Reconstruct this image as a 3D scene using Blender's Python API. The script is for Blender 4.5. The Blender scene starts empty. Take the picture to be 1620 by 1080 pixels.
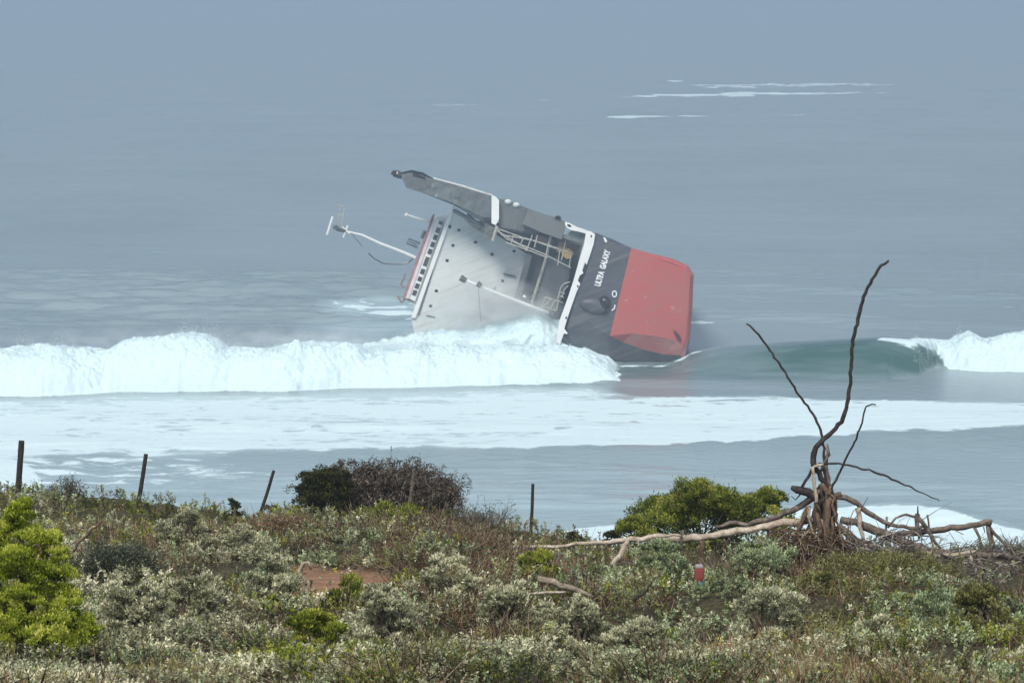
import bpy, math, random
import numpy as np
from mathutils import Vector, Matrix

random.seed(7)
rng = np.random.default_rng(11)
SC = bpy.context.scene
COL = SC.collection
R = math.radians

# ------------------------------------------------------------------ camera, world, sun
F = 4500.0                       # focal length in photo pixels (photo 1620 x 1080)
CAMZ = 60.0
PITCH = math.atan(593 / F)
cam_d = bpy.data.cameras.new('camera')
cam = bpy.data.objects.new('camera', cam_d)
COL.objects.link(cam)
cam.location = (0, 0, CAMZ)
cam.rotation_euler = (math.pi / 2 - PITCH, 0, 0)
cam_d.sensor_width = 36
cam_d.lens = 36 * F / 1620
cam_d.clip_start = 0.5
cam_d.clip_end = 40000
SC.camera = cam

SUN_EL, SUN_AZ = R(52), R(-30)    # high, behind and to the left of the camera
w = bpy.data.worlds.new('World')
SC.world = w
w.use_nodes = True
nt = w.node_tree
nt.nodes.clear()
sky = nt.nodes.new('ShaderNodeTexSky')
sky.sky_type = 'NISHITA'
sky.sun_disc = False
sky.sun_elevation = SUN_EL
sky.sun_rotation = R(180 - 30)
sky.air_density = 1.0
sky.dust_density = 3.5
sky.ozone_density = 1.6
bg = nt.nodes.new('ShaderNodeBackground')
bg.inputs['Strength'].default_value = 0.105
ow = nt.nodes.new('ShaderNodeOutputWorld')
nt.links.new(sky.outputs[0], bg.inputs['Color'])
nt.links.new(bg.outputs[0], ow.inputs['Surface'])

sd = bpy.data.lights.new('sun', 'SUN')
sd.energy = 2.95
sd.angle = R(20)
sd.color = (1.0, 0.94, 0.83)
sun = bpy.data.objects.new('sun', sd)
COL.objects.link(sun)
sun.location = (-40, -60, 140)
# light travels from behind-left of the camera, downwards
ldir = Vector((math.sin(R(30)) * math.cos(SUN_EL), math.cos(R(30)) * math.cos(SUN_EL), -math.sin(SUN_EL)))
sun.rotation_euler = ldir.to_track_quat('-Z', 'Y').to_euler()

SC.view_settings.view_transform = 'Standard'
SC.view_settings.look = 'None'
SC.view_settings.exposure = 0.08
SC.view_settings.gamma = 1.0
SC.cycles.use_denoising = True
SC.cycles.max_bounces = 7
SC.cycles.diffuse_bounces = 3
SC.cycles.glossy_bounces = 3
SC.cycles.transparent_max_bounces = 8
SC.cycles.volume_bounces = 2
SC.cycles.sample_clamp_indirect = 4

# ------------------------------------------------------------------ projection helpers
cT, sT = math.cos(PITCH), math.sin(PITCH)


def ray(px, py):
    a, b = (px - 810) / F, (540 - py) / F
    return Vector((a, cT + b * sT, -sT + b * cT))


def at(px, py, Y):
    """world point seen at photo pixel (px,py) at distance Y"""
    d = ray(px, py)
    s = Y / d.y
    return Vector((d.x * s, Y, CAMZ + d.z * s))


def proj(x, y, z):
    dep = y * cT + (CAMZ - z) * sT
    up = -y * -sT * 1.0 + (z - CAMZ) * cT
    # camera up axis = (0, sT, cT)
    up = y * sT + (z - CAMZ) * cT
    return 810 + F * x / dep, 540 - F * up / dep


def sea_dist(py):
    return CAMZ / np.tan(PITCH + np.arctan((np.asarray(py, float) - 540) / F))


# ------------------------------------------------------------------ noise
def _h(ix, iy, iz, seed):
    n = (ix * 374761393 + iy * 668265263 + iz * 2147483647 + seed * 1274126177) & 0xffffffff
    n = ((n ^ (n >> 13)) * 1274126177) & 0xffffffff
    n = n ^ (n >> 16)
    return (n & 0xffffff) / float(0xffffff)


def vnoise(x, y, seed=0):
    x = np.asarray(x, float); y = np.asarray(y, float)
    ix = np.floor(x).astype(np.int64); iy = np.floor(y).astype(np.int64)
    fx = x - ix; fy = y - iy
    fx = fx * fx * fx * (fx * (fx * 6 - 15) + 10)
    fy = fy * fy * fy * (fy * (fy * 6 - 15) + 10)
    z = np.zeros_like(ix)
    a = _h(ix, iy, z, seed); b = _h(ix + 1, iy, z, seed)
    c = _h(ix, iy + 1, z, seed); d = _h(ix + 1, iy + 1, z, seed)
    return a + (b - a) * fx + (c - a) * fy + (a - b - c + d) * fx * fy


def fbm(x, y, octv=4, seed=0, gain=0.5):
    s = 0; a = 1; t = 0
    for i in range(octv):
        s = s + a * vnoise(x * 2 ** i + 17.3 * i, y * 2 ** i - 9.1 * i, seed + i)
        t += a; a *= gain
    return s / t


def sstep(a, b, x):
    t = np.clip((x - a) / (b - a), 0, 1)
    return t * t * (3 - 2 * t)


# ------------------------------------------------------------------ materials
def mat(name):
    m = bpy.data.materials.new(name)
    m.use_nodes = True
    n = m.node_tree.nodes
    n.clear()
    out = n.new('ShaderNodeOutputMaterial')
    return m, m.node_tree, out


def N(t, typ, **kw):
    n = t.nodes.new(typ)
    for k, v in kw.items():
        if k.startswith('i_'):
            key = k[2:].replace('_', ' ')
            n.inputs[key].default_value = v
        else:
            setattr(n, k, v)
    return n


def ramp(t, src, stops):
    r = t.nodes.new('ShaderNodeValToRGB')
    el = r.color_ramp.elements
    while len(el) < len(stops):
        el.new(0.5)
    for e, (p, c) in zip(el, stops):
        e.position = p
        e.color = (*c, 1) if len(c) == 3 else c
    t.links.new(src, r.inputs[0])
    return r.outputs[0]


def noisy_paint(name, c1, c2, rough=0.55, scale=0.6, wear=None, wear_amt=0.5, detail_scale=6.0, bump=0.15, metallic=0.0, streak=None, streak_f=0.5):
    m, t, out = mat(name)
    L = t.links.new
    tc = N(t, 'ShaderNodeTexCoord')
    n1 = N(t, 'ShaderNodeTexNoise', i_Scale=scale, i_Detail=6.0, i_Roughness=0.6)
    L(tc.outputs['Object'], n1.inputs['Vector'])
    col = ramp(t, n1.outputs[0], [(0.35, c1), (0.65, c2)])
    if wear:
        n2 = N(t, 'ShaderNodeTexNoise', i_Scale=detail_scale, i_Detail=8.0, i_Roughness=0.7)
        L(tc.outputs['Object'], n2.inputs['Vector'])
        f = ramp(t, n2.outputs[0], [(wear_amt, (0, 0, 0)), (wear_amt + 0.12, (1, 1, 1))])
        mx = N(t, 'ShaderNodeMix', data_type='RGBA')
        L(f, mx.inputs[0]); L(col, mx.inputs[6]); mx.inputs[7].default_value = (*wear, 1)
        col = mx.outputs[2]
    if streak:
        mp = N(t, 'ShaderNodeMapping'); mp.inputs['Rotation'].default_value = (0, R(21), 0); 
        mq = N(t, 'ShaderNodeMapping'); mq.inputs['Scale'].default_value = (0.10, 0.5, 1.5)
        L(tc.outputs['Object'], mp.inputs['Vector']); L(mp.outputs[0], mq.inputs['Vector'])
        n3 = N(t, 'ShaderNodeTexNoise', i_Scale=1.0, i_Detail=6.0, i_Roughness=0.65)
        L(mq.outputs[0], n3.inputs['Vector'])
        f = ramp(t, n3.outputs[0], [(0.5, (0, 0, 0)), (0.72, (streak_f,) * 3)])
        mx = N(t, 'ShaderNodeMix', data_type='RGBA')
        L(f, mx.inputs[0]); L(col, mx.inputs[6]); mx.inputs[7].default_value = (*streak, 1)
        col = mx.outputs[2]
    p = N(t, 'ShaderNodeBsdfPrincipled', i_Roughness=rough, i_Metallic=metallic)
    L(col, p.inputs['Base Color'])
    if bump:
        b = N(t, 'ShaderNodeBump', i_Strength=bump, i_Distance=0.1)
        L(n1.outputs[0], b.inputs['Height']); L(b.outputs[0], p.inputs['Normal'])
    L(p.outputs[0], out.inputs[0])
    return m


def leaf_mat(name, stops, trans=0.25, rough=0.6):
    m, t, out = mat(name)
    L = t.links.new
    a = N(t, 'ShaderNodeAttribute', attribute_name='var')
    col = ramp(t, a.outputs['Fac'], stops)
    p = N(t, 'ShaderNodeBsdfPrincipled', i_Roughness=rough)
    p.inputs['Specular IOR Level'].default_value = 0.3
    L(col, p.inputs['Base Color'])
    tr = N(t, 'ShaderNodeBsdfTranslucent')
    L(col, tr.inputs[0])
    mx = N(t, 'ShaderNodeMixShader', i_Fac=trans)
    L(p.outputs[0], mx.inputs[1]); L(tr.outputs[0], mx.inputs[2])
    L(mx.outputs[0], out.inputs[0])
    return m


def wood_mat(name, c1, c2, c3, scale=9.0):
    m, t, out = mat(name)
    L = t.links.new
    tc = N(t, 'ShaderNodeTexCoord')
    n1 = N(t, 'ShaderNodeTexNoise', i_Scale=scale, i_Detail=8.0, i_Roughness=0.7)
    n1.inputs['Distortion'].default_value = 1.0
    L(tc.outputs['Object'], n1.inputs['Vector'])
    col = ramp(t, n1.outputs[0], [(0.33, c1), (0.5, c2), (0.68, c3)])
    p = N(t, 'ShaderNodeBsdfPrincipled', i_Roughness=0.85)
    L(col, p.inputs['Base Color'])
    b = N(t, 'ShaderNodeBump', i_Strength=0.6, i_Distance=0.02)
    L(n1.outputs[0], b.inputs['Height']); L(b.outputs[0], p.inputs['Normal'])
    L(p.outputs[0], out.inputs[0])
    return m


# ------------------------------------------------------------------ mesh helpers
def add_mesh(name, V, faces, material=None, parent=None, smooth=False, attrs=None, slots=None, matidx=None):
    """V (n,3); faces: (m,k) array or list of lists"""
    V = np.asarray(V, dtype=np.float32).reshape(-1, 3)
    me = bpy.data.meshes.new(name)
    if isinstance(faces, np.ndarray):
        m, k = faces.shape
        me.vertices.add(len(V)); me.vertices.foreach_set('co', V.ravel())
        me.loops.add(m * k); me.loops.foreach_set('vertex_index', faces.astype(np.int32).ravel())
        me.polygons.add(m)
        me.polygons.foreach_set('loop_start', np.arange(0, m * k, k, dtype=np.int32))
        me.polygons.foreach_set('loop_total', np.full(m, k, dtype=np.int32))
        me.update(calc_edges=True)
    else:
        me.from_pydata([tuple(map(float, v)) for v in V], [], faces)
        me.update()
    if attrs:
        for k_, a in attrs.items():
            at_ = me.attributes.new(k_, 'FLOAT', 'POINT')
            at_.data.foreach_set('value', np.asarray(a, dtype=np.float32).ravel())
    for s_ in (slots or ([material] if material else [])):
        me.materials.append(s_)
    if matidx is not None:
        me.polygons.foreach_set('material_index', np.asarray(matidx, dtype=np.int32))
    if smooth:
        me.polygons.foreach_set('use_smooth', np.ones(len(me.polygons), dtype=bool))
    o = bpy.data.objects.new(name, me)
    COL.objects.link(o)
    if parent:
        o.parent = parent
    return o


def tag(o, label=None, cat=None, group=None, kind=None):
    if label: o['label'] = label
    if cat: o['category'] = cat
    if group: o['group'] = group
    if kind: o['kind'] = kind
    return o


def empty(name, loc, label, cat, group=None):
    o = bpy.data.objects.new(name, None)
    o.empty_display_size = 0.3
    COL.objects.link(o)
    o.location = loc
    return tag(o, label, cat, group)


class MB:
    """collects shapes and links them as one mesh object"""
    def __init__(s):
        s.V = []; s.Fc = []; s.n = 0; s.mi = []; s.cur = 0

    def add(s, V, Fs):
        V = [tuple(v) for v in V]
        s.V += V
        s.Fc += [[i + s.n for i in f] for f in Fs]
        s.mi += [s.cur] * len(Fs)
        s.n += len(V)

    def tube(s, pts, rad, sides=7, cap=True, jit=0.0):
        pts = [Vector(p) for p in pts]
        if not hasattr(rad, '__len__'):
            rad = [rad] * len(pts)
        V = []
        prev = None
        for i, p in enumerate(pts):
            a = pts[max(i - 1, 0)]; b = pts[min(i + 1, len(pts) - 1)]
            d = (b - a).normalized()
            if prev is None:
                u = d.orthogonal().normalized()
            else:
                u = (prev - d * prev.dot(d))
                u = u.normalized() if u.length > 1e-6 else d.orthogonal().normalized()
            prev = u
            v = d.cross(u)
            for k in range(sides):
                an = 2 * math.pi * k / sides
                r = rad[i] * (1 + jit * random.uniform(-1, 1))
                V.append(p + u * math.cos(an) * r + v * math.sin(an) * r)
        Fs = []
        for i in range(len(pts) - 1):
            for k in range(sides):
                k2 = (k + 1) % sides
                Fs.append([i * sides + k, i * sides + k2, (i + 1) * sides + k2, (i + 1) * sides + k])
        if cap:
            Fs.append(list(range(sides))[::-1])
            Fs.append([(len(pts) - 1) * sides + k for k in range(sides)])
        s.add(V, Fs)

    def prism(s, front, back):
        n = len(front)
        V = list(front) + list(back)
        Fs = [list(range(n))[::-1], [n + i for i in range(n)]]
        for i in range(n):
            j = (i + 1) % n
            Fs.append([i, j, n + j, n + i])
        s.add(V, Fs)

    def build(s, name, material=None, parent=None, smooth=False, slots=None, attrs=None):
        return add_mesh(name, s.V, s.Fc, material, parent, smooth, slots=slots, matidx=s.mi if slots else None, attrs=attrs)


def resample(pts, rad, step):
    """smooth catmull-rom resample of pts (Vectors) with radii"""
    P = [Vector(p) for p in pts]
    out = []; ro = []
    n = len(P)
    for i in range(n - 1):
        p0 = P[max(i - 1, 0)]; p1 = P[i]; p2 = P[i + 1]; p3 = P[min(i + 2, n - 1)]
        k = max(1, int((p2 - p1).length / step))
        for j in range(k):
            t = j / k
            q = 0.5 * ((2 * p1) + (p2 - p0) * t + (2 * p0 - 5 * p1 + 4 * p2 - p3) * t * t + (-p0 + 3 * p1 - 3 * p2 + p3) * t ** 3)
            out.append(q); ro.append(rad[i] * (1 - t) + rad[i + 1] * t)
    out.append(P[-1]); ro.append(rad[-1])
    return out, ro


# ================================================================== THE SEA
def water_material():
    m, t, out = mat('sea_water')
    L = t.links.new
    tc = N(t, 'ShaderNodeTexCoord')
    foam = N(t, 'ShaderNodeAttribute', attribute_name='foam')
    teal = N(t, 'ShaderNodeAttribute', attribute_name='teal')
    mp = N(t, 'ShaderNodeMapping')
    mp.inputs['Scale'].default_value = (0.22, 0.42, 0.3)
    L(tc.outputs['Object'], mp.inputs['Vector'])
    n1 = N(t, 'ShaderNodeTexNoise', i_Scale=1.0, i_Detail=7.0, i_Roughness=0.62)
    n1.inputs['Distortion'].default_value = 0.8
    L(mp.outputs[0], n1.inputs['Vector'])
    sub = N(t, 'ShaderNodeMath', operation='SUBTRACT'); L(n1.outputs[0], sub.inputs[0]); sub.inputs[1].default_value = 0.5
    mul = N(t, 'ShaderNodeMath', operation='MULTIPLY'); L(sub.outputs[0], mul.inputs[0]); mul.inputs[1].default_value = 2.0
    ad = N(t, 'ShaderNodeMath', operation='ADD'); L(mul.outputs[0], ad.inputs[0]); L(foam.outputs['Fac'], ad.inputs[1])
    fac = N(t, 'ShaderNodeMapRange', interpolation_type='SMOOTHSTEP')
    L(ad.outputs[0], fac.inputs[0]); fac.inputs[1].default_value = 0.38; fac.inputs[2].default_value = 0.72
    # water
    mixc = N(t, 'ShaderNodeMix', data_type='RGBA')
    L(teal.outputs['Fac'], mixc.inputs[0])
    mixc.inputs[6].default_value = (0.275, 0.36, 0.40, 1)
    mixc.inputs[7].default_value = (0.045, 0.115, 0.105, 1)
    mp2 = N(t, 'ShaderNodeMapping')
    mp2.inputs['Scale'].default_value = (0.35, 0.9, 1.0)
    L(tc.outputs['Object'], mp2.inputs['Vector'])
    n2 = N(t, 'ShaderNodeTexNoise', i_Scale=1.0, i_Detail=5.0, i_Roughness=0.6)
    L(mp2.outputs[0], n2.inputs['Vector'])
    bw = N(t, 'ShaderNodeBump', i_Strength=0.6, i_Distance=0.3)
    L(n2.outputs[0], bw.inputs['Height'])
    milk = N(t, 'ShaderNodeAttribute', attribute_name='milk')
    mixm = N(t, 'ShaderNodeMix', data_type='RGBA')
    L(milk.outputs['Fac'], mixm.inputs[0]); L(mixc.outputs[2], mixm.inputs[6]); mixm.inputs[7].default_value = (0.40, 0.55, 0.60, 1)
    pw = N(t, 'ShaderNodeBsdfPrincipled', i_Roughness=0.13, i_IOR=1.333)
    L(mixm.outputs[2], pw.inputs['Base Color']); L(bw.outputs[0], pw.inputs['Normal'])
    # foam
    n3 = N(t, 'ShaderNodeTexNoise', i_Scale=1.6, i_Detail=8.0, i_Roughness=0.65)
    L(tc.outputs['Object'], n3.inputs['Vector'])
    bf = N(t, 'ShaderNodeBump', i_Strength=0.18, i_Distance=0.25)
    L(n3.outputs[0], bf.inputs['Height'])
    fcol = ramp(t, n3.outputs[0], [(0.3, (0.60, 0.78, 0.84)), (0.6, (0.66, 0.83, 0.88))])
    pf = N(t, 'ShaderNodeBsdfPrincipled', i_Roughness=0.9)
    pf.inputs['Specular IOR Level'].default_value = 0.1
    L(fcol, pf.inputs['Base Color']); L(bf.outputs[0], pf.inputs['Normal'])
    mx = N(t, 'ShaderNodeMixShader')
    L(fac.outputs[0], mx.inputs[0]); L(pw.outputs[0], mx.inputs[1]); L(pf.outputs[0], mx.inputs[2])
    L(mx.outputs[0], out.inputs[0])
    return m


def I(px, pts):
    a = np.array(pts, float)
    return np.interp(px, a[:, 0], a[:, 1])


TOE = [(-900, 628), (0, 627), (100, 625), (180, 620), (300, 619), (460, 619), (540, 615), (700, 613), (800, 608), (940, 607), (985, 606), (1060, 603), (1200, 604), (1400, 605), (1452, 598), (1480, 583), (1540, 586), (1620, 588), (2600, 590)]
CREST = [(-900, 560), (-300, 545), (0, 553), (60, 549), (170, 556), (200, 541), (245, 534), (290, 531), (340, 537), (362, 550), (430, 552), (455, 545), (530, 544), (580, 551), (720, 550), (820, 549), (890, 551), (935, 560), (960, 572), (976, 597), (985, 603), (1060, 580), (1090, 566), (1150, 553), (1250, 545), (1330, 540), (1400, 536), (1460, 540), (1500, 543), (1530, 527), (1560, 541), (1590, 531), (1620, 528), (1900, 545), (2600, 560)]
LOWB = [(-900, 760), (0, 752), (60, 738), (160, 731), (250, 733), (400, 722), (700, 721), (830, 724), (1000, 719), (1100, 717), (1250, 707), (1370, 704), (1480, 699), (1620, 695), (2600, 690)]


def sea_field(x, D):
    """height, foam and teal amounts of the sea surface at world (x, D)"""
    dep = D * cT + CAMZ * sT
    px = 810 + F * x / dep
    py = 540 + F * np.tan(np.arctan(CAMZ / D) - PITCH)
    py0 = py
    px = px + 16 * (fbm(x / 2.2, D / 2.0, 3, 17) - 0.5) * sstep(390, 400, D) * sstep(450, 440, D)
    milk = np.clip(0.75 * sstep(385, 310, D) + 0.25 * (fbm(x / 25, D / 12, 3, 47) - 0.4), 0, 1)
    # open swell
    warp = 14 * (fbm(x / 90, D / 160, 2, 3) - 0.5) * 2
    z = 0.30 * np.sin((D + warp * 2.2) / 7.3) + 0.20 * np.sin((D + 0.25 * x + warp) / 3.9 + 1.0)
    z = z * (0.4 + 1.2 * fbm(x / 40, D / 25, 2, 5))
    chop = 0.5 + 4.0 * sstep(425, 440, py0) * sstep(530, 500, py0) * (0.35 + 0.65 * sstep(760, 600, px))
    z += 0.55 * (fbm(x / 10 + D / 9, D / 1.9, 3, 18) - 0.5) * sstep(690, 730, py0)
    chop = chop * (1 - 0.75 * sstep(950, 975, px) * sstep(1350, 1150, px) * sstep(572, 580, py0) * sstep(622, 612, py0))
    z = z * (0.35 + 0.65 * sstep(750, 450, D))
    z += 0.6 * chop * (fbm(x / 13 + D / 20, D / 2.6, 4, 8) - 0.5) * sstep(3000, 500, D)
    big = 1.1 * np.exp(-((D - sea_dist(452) + warp + 0.02 * x) / 14.0) ** 2) * sstep(760, 600, px)
    big += 0.8 * np.exp(-((D - sea_dist(490) + warp) / 9.0) ** 2) * sstep(640, 500, px)
    z = z + big
    foam = np.zeros_like(x); teal = np.full_like(x, 0.12)
    teal += 0.3 * (fbm(x / 50, D / 60, 3, 40) - 0.5)
    # --- main breaking line
    wob = (fbm(x / 3.2, D * 0, 4, 21) - 0.5)
    Dt = sea_dist(I(px, TOE)) + 1.2 * wob + 2.2 * (fbm(x / 13, D * 0, 2, 23) - 0.5)
    rise = I(px, [(-900, 9), (975, 9), (1050, 14), (1400, 13), (1470, 8), (2600, 8)])
    Dc = Dt + rise
    ang = PITCH + np.arctan((I(px, CREST) - 540) / F)
    h = np.clip(CAMZ - Dc * np.tan(ang), 0, 9)
    s = D - Dt
    u = np.clip(s / rise, 0, 1)
    bnd = 1508 - 66 * u
    broken = np.maximum(sstep(984, 972, px), sstep(bnd - 7, bnd + 7, px))
    front = broken * np.sin(u * np.pi / 2) ** 0.8 + (1 - broken) * np.clip(u ** 1.7 * (2.7 - 1.7 * u), 0, 1)
    back = np.clip(1 - (s - rise) / 26.0, 0, 1)
    back = back * back * (3 - 2 * back)
    prof = np.where(s < 0, 0, np.where(s < rise, front, back))
    lump = (fbm(x / 3.4, D / 2.6, 5, 31, 0.62) - 0.5)
    froth = (fbm(x / 0.9, D / 0.8, 4, 33, 0.65) - 0.5) * broken * sstep(-0.2, 0.8, s) * sstep(rise + 8, rise + 2, s) * (0.35 + 0.9 * fbm(x / 6, D / 5, 2, 36))
    near_c = np.exp(-((s - rise * 0.75) / (rise * 0.6)) ** 2)
    z = z * (1 - 0.75 * prof) + h * prof + broken * near_c * lump * (1.5 + 0.25 * h)
    z = z + froth * 0.65
    inbore = sstep(-0.3, 0.4, s) * sstep(rise * 1.0 + 7, rise * 1.0, s) * broken
    foam = np.maximum(foam, inbore * 1.4)
    behind = sstep(rise + 26, rise, s) * (s > 0) * broken
    foam = np.maximum(foam, behind * 0.42)
    milk = np.maximum(milk, behind * 0.9)
    # lip of the curl on the right
    lip = sstep(1375, 1400, px) * sstep(1500, 1465, px) * np.exp(-((s - rise) / 1.6) ** 2) + 0.5 * sstep(1395, 1440, px) * sstep(1500, 1465, px) * np.exp(-((s - rise + 3.0 * (px - 1395) / 60) / 2.0) ** 2)
    foam = np.maximum(foam, lip * 1.0)
    teal = np.maximum(teal, (0.5 + 0.5 * sstep(1100, 1300, px)) * (0.72 + 0.5 * fbm(x / 7, D / 1.4, 3, 44)) * (1 - broken) * sstep(980, 1120, px) * sstep(-0.05, 0.35, s / rise) * sstep(rise + 3, rise, s))
    teal = np.maximum(teal, 0.62 * sstep(940, 1000, px) * (1 - broken * (s > -0.5)) * sstep(1480, 1380, px) * sstep(612, 600, py) * sstep(570, 578, py) * (0.6 + 0.7 * fbm(x / 8, D / 2, 3, 46)))  # dark trough water; its colour also paints in the hull's dark reflection
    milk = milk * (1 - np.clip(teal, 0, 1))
    # --- second heap of white water against the ship
    hm = I(px, [(400, 0), (470, 0.6), (560, 2.0), (650, 3.2), (700, 4.4), (780, 5.3), (850, 7.2), (885, 5.6), (897, 2.2), (930, 1.2), (965, 0.4), (985, 0)])
    g = np.exp(-((D - 434.5) / 6.0) ** 2)
    z = np.maximum(z, hm * g + (hm > 0) * g * (lump * 2.0 + (fbm(x / 0.9, D / 0.8, 4, 34, 0.65) - 0.5) * 1.0))
    foam = np.maximum(foam, g * sstep(0.5, 3.5, hm) * 1.3)
    foam = np.maximum(foam, 0.75 * sstep(0.05, 0.4, hm) * sstep(446, 438, D) * sstep(412, 420, D))
    # streaks left of the wheelhouse
    e = ((px - 600) / 85) ** 2 + ((py - 490 - (600 - px) * 0.02) / 15) ** 2
    foam = np.maximum(foam, (0.25 + 1.0 * sstep(.42, .6, fbm(x / 7, D / 2.6, 3, 71))) * 0.62 * sstep(1.4, 0.4, e)); milk = np.maximum(milk, 0.9 * sstep(1.8, 0.4, e))
    # --- flat foam carpet
    ytop = I(px, TOE) + 3
    yt_l = ytop
    ytop = (1 - sstep(930, 1010, px)) * np.minimum(yt_l, 612) + sstep(930, 1010, px) * I(px, [(984, 622), (1040, 625), (1200, 622), (1300, 628), (1450, 630), (1620, 634)])
    ytop = np.where(px < 925, yt_l, ytop)
    lowb = I(px, LOWB) + 10 * (fbm(x / 5, D * 0, 3, 61) - 0.5)
    carpet = sstep(0, 7, py - ytop) * sstep(4, -5, py - lowb)
    dens = 0.66 + 0.16 * sstep(6, 30, py - ytop) - 0.16 * sstep(40, 0, lowb - py) * sstep(900, 300, px) + 0.10 * sstep(900, 1200, px)
    dens = dens + 0.9 * (fbm(x / 11, D / 5, 4, 77) - 0.5)
    milk = np.maximum(milk, carpet)
    foam = np.maximum(foam, carpet * dens)
    nearline = sstep(0, 3, py - ytop) * sstep(16, 8, py - ytop)
    foam = np.where((px < 1000), foam - 0.30 * nearline * sstep(-0.3, -1.5, s), foam)
    # step wave in front of the carpet: foam ends behind its crest
    Db = sea_dist(lowb)
    sb = D - Db
    hb = I(px, [(-900, 1.2), (0, 1.4), (300, 0.7), (700, 1.0), (1620, 1.5)])
    z += hb * np.where(sb < 0, np.exp(-(sb / 7.5) ** 2), np.exp(-(sb / 14) ** 2))
    teal = np.maximum(teal, 0.35 * np.exp(-((sb + 5) / 7) ** 2))
    # teal shallow and white corner lower left
    e = ((px - 130) / 260) ** 2 + ((py - 775) / 36) ** 2
    milk = np.maximum(milk, sstep(1.6, 0.0, e) * 0.8); teal = np.maximum(teal, sstep(1.4, 0.2, e) * 0.5)
    e = ((px + 10) / 85) ** 2 + ((py - 770) / 32) ** 2
    foam = np.maximum(foam, sstep(1.3, 0.4, e) * 1.0)
    e = ((px - 90) / 420) ** 2 + ((py - 752) / 26) ** 2
    foam = np.maximum(foam, sstep(1.1, 0.3, e) * 0.44)
    # --- shore break behind the dune
    yb = I(px, [(-900, 850), (0, 862), (800, 850), (850, 843), (920, 834), (1000, 826), (1100, 818), (1200, 812), (1330, 806), (1450, 809), (1500, 820), (1560, 838), (1620, 852), (2600, 858)])
    sh = sstep(-2, 4, py - yb)
    foam = np.maximum(foam, sh * 0.98)
    Ds = sea_dist(yb)
    z += 1.0 * np.exp(-((D - Ds) / 5.0) ** 2) * sstep(1250, 1500, px)
    teal = np.maximum(teal, 0.6 * sstep(1350, 1500, px) * np.exp(-((D - Ds - 7) / 9.0) ** 2))
    # --- distant patches of foam
    for cx, cy, rx, ry, a in [(1150, 150, 145, 3.4, .85), (1240, 135, 150, 3.5, .62), (995, 185, 48, 2.6, .85), (1330, 147, 70, 2.2, .6),
                              (905, 158, 45, 2.2, .58), (1095, 184, 30, 2.0, .62), (740, 166, 60, 2.0, .42), (1070, 129, 14, 2.0, .8), (1100, 510, 22, 1.6, .7),
                              (1220, 183, 60, 2.0, .4)]:
        yy = cy + (px - cx) * -0.012
        m_ = (np.abs(py - cy) < 12)
        e = ((px - cx) / rx) ** 2 + ((py - yy) / ry) ** 2 + np.where(m_, 4.0 * (fbm(x / 12, D / 14, 4, int(cx)) - 0.5), 0)
        foam = np.maximum(foam, a * sstep(1.3, 0.25, e))
    # thin line of wash where the hull meets the water
    foam = np.maximum(foam, 0.62 * sstep(968, 985, px) * sstep(1092, 1080, px) * sstep(2.4, 0.8, np.abs(py - 579.5 - 1.5 * (fbm(x / 2, D * 0, 2, 7) - .5))))
    e = ((px - 678) / 42) ** 2 + ((py - 509) / 5) ** 2
    foam = np.maximum(foam, 0.8 * sstep(1.4, 0.3, e))
    e = ((px - 1085) / 34) ** 2 + ((py - 576 - (px - 1085) * -0.12) / 2.4) ** 2
    foam = np.maximum(foam, 0.72 * sstep(1.3, 0.3, e))
    milk = np.maximum(milk, 0.9 * sstep(0.6, 0.2, np.abs(px - 620) / 300) * sstep(505, 520, py) * sstep(560, 545, py))
    return z, foam, teal, milk


def build_sea():
    rows = [np.arange(190, 398, 0.5), np.arange(398, 447, 0.17)]
    D = 447.0; far = []
    while D < 9400:
        far.append(D)
        D += max(0.5, D * D / 270000 * 0.95)
    rows = np.concatenate(rows + [np.array(far)])
    cols = np.concatenate([np.linspace(-1.6, -0.24, 34)[:-1], np.linspace(-0.24, -0.187, 60)[:-1], np.linspace(-0.187, 0.187, 1250), np.linspace(0.187, 0.24, 60)[1:], np.linspace(0.24, 1.6, 34)[1:]])
    T, DD = np.meshgrid(cols, rows)
    X = T * DD
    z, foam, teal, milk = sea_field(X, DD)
    V = np.stack([X, DD, z], -1).reshape(-1, 3)
    nr, nc = X.shape
    i = np.arange(nr - 1)[:, None] * nc + np.arange(nc - 1)[None]
    Fs = np.stack([i, i + 1, i + nc + 1, i + nc], -1).reshape(-1, 4)
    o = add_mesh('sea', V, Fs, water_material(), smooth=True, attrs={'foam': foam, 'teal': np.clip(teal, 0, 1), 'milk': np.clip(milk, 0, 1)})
    tag(o, kind='structure')


build_sea()

# ------------------------------------------------------------------ thrown spray
m_spray = noisy_paint('spray_white', (0.68, 0.82, 0.88), (0.72, 0.86, 0.91), rough=0.9, bump=0)


def tetras(C, s):
    n = len(C)
    d = rng.normal(size=(n, 4, 3)); d /= np.linalg.norm(d, axis=2, keepdims=True)
    V = C[:, None, :] + d * s[:, None, None]
    b = np.arange(n)[:, None] * 4
    Fs = np.concatenate([b + np.array([[0, 1, 2]]), b + np.array([[0, 3, 1]]), b + np.array([[1, 3, 2]]), b + np.array([[2, 3, 0]])])
    return V.reshape(-1, 3), Fs


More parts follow.
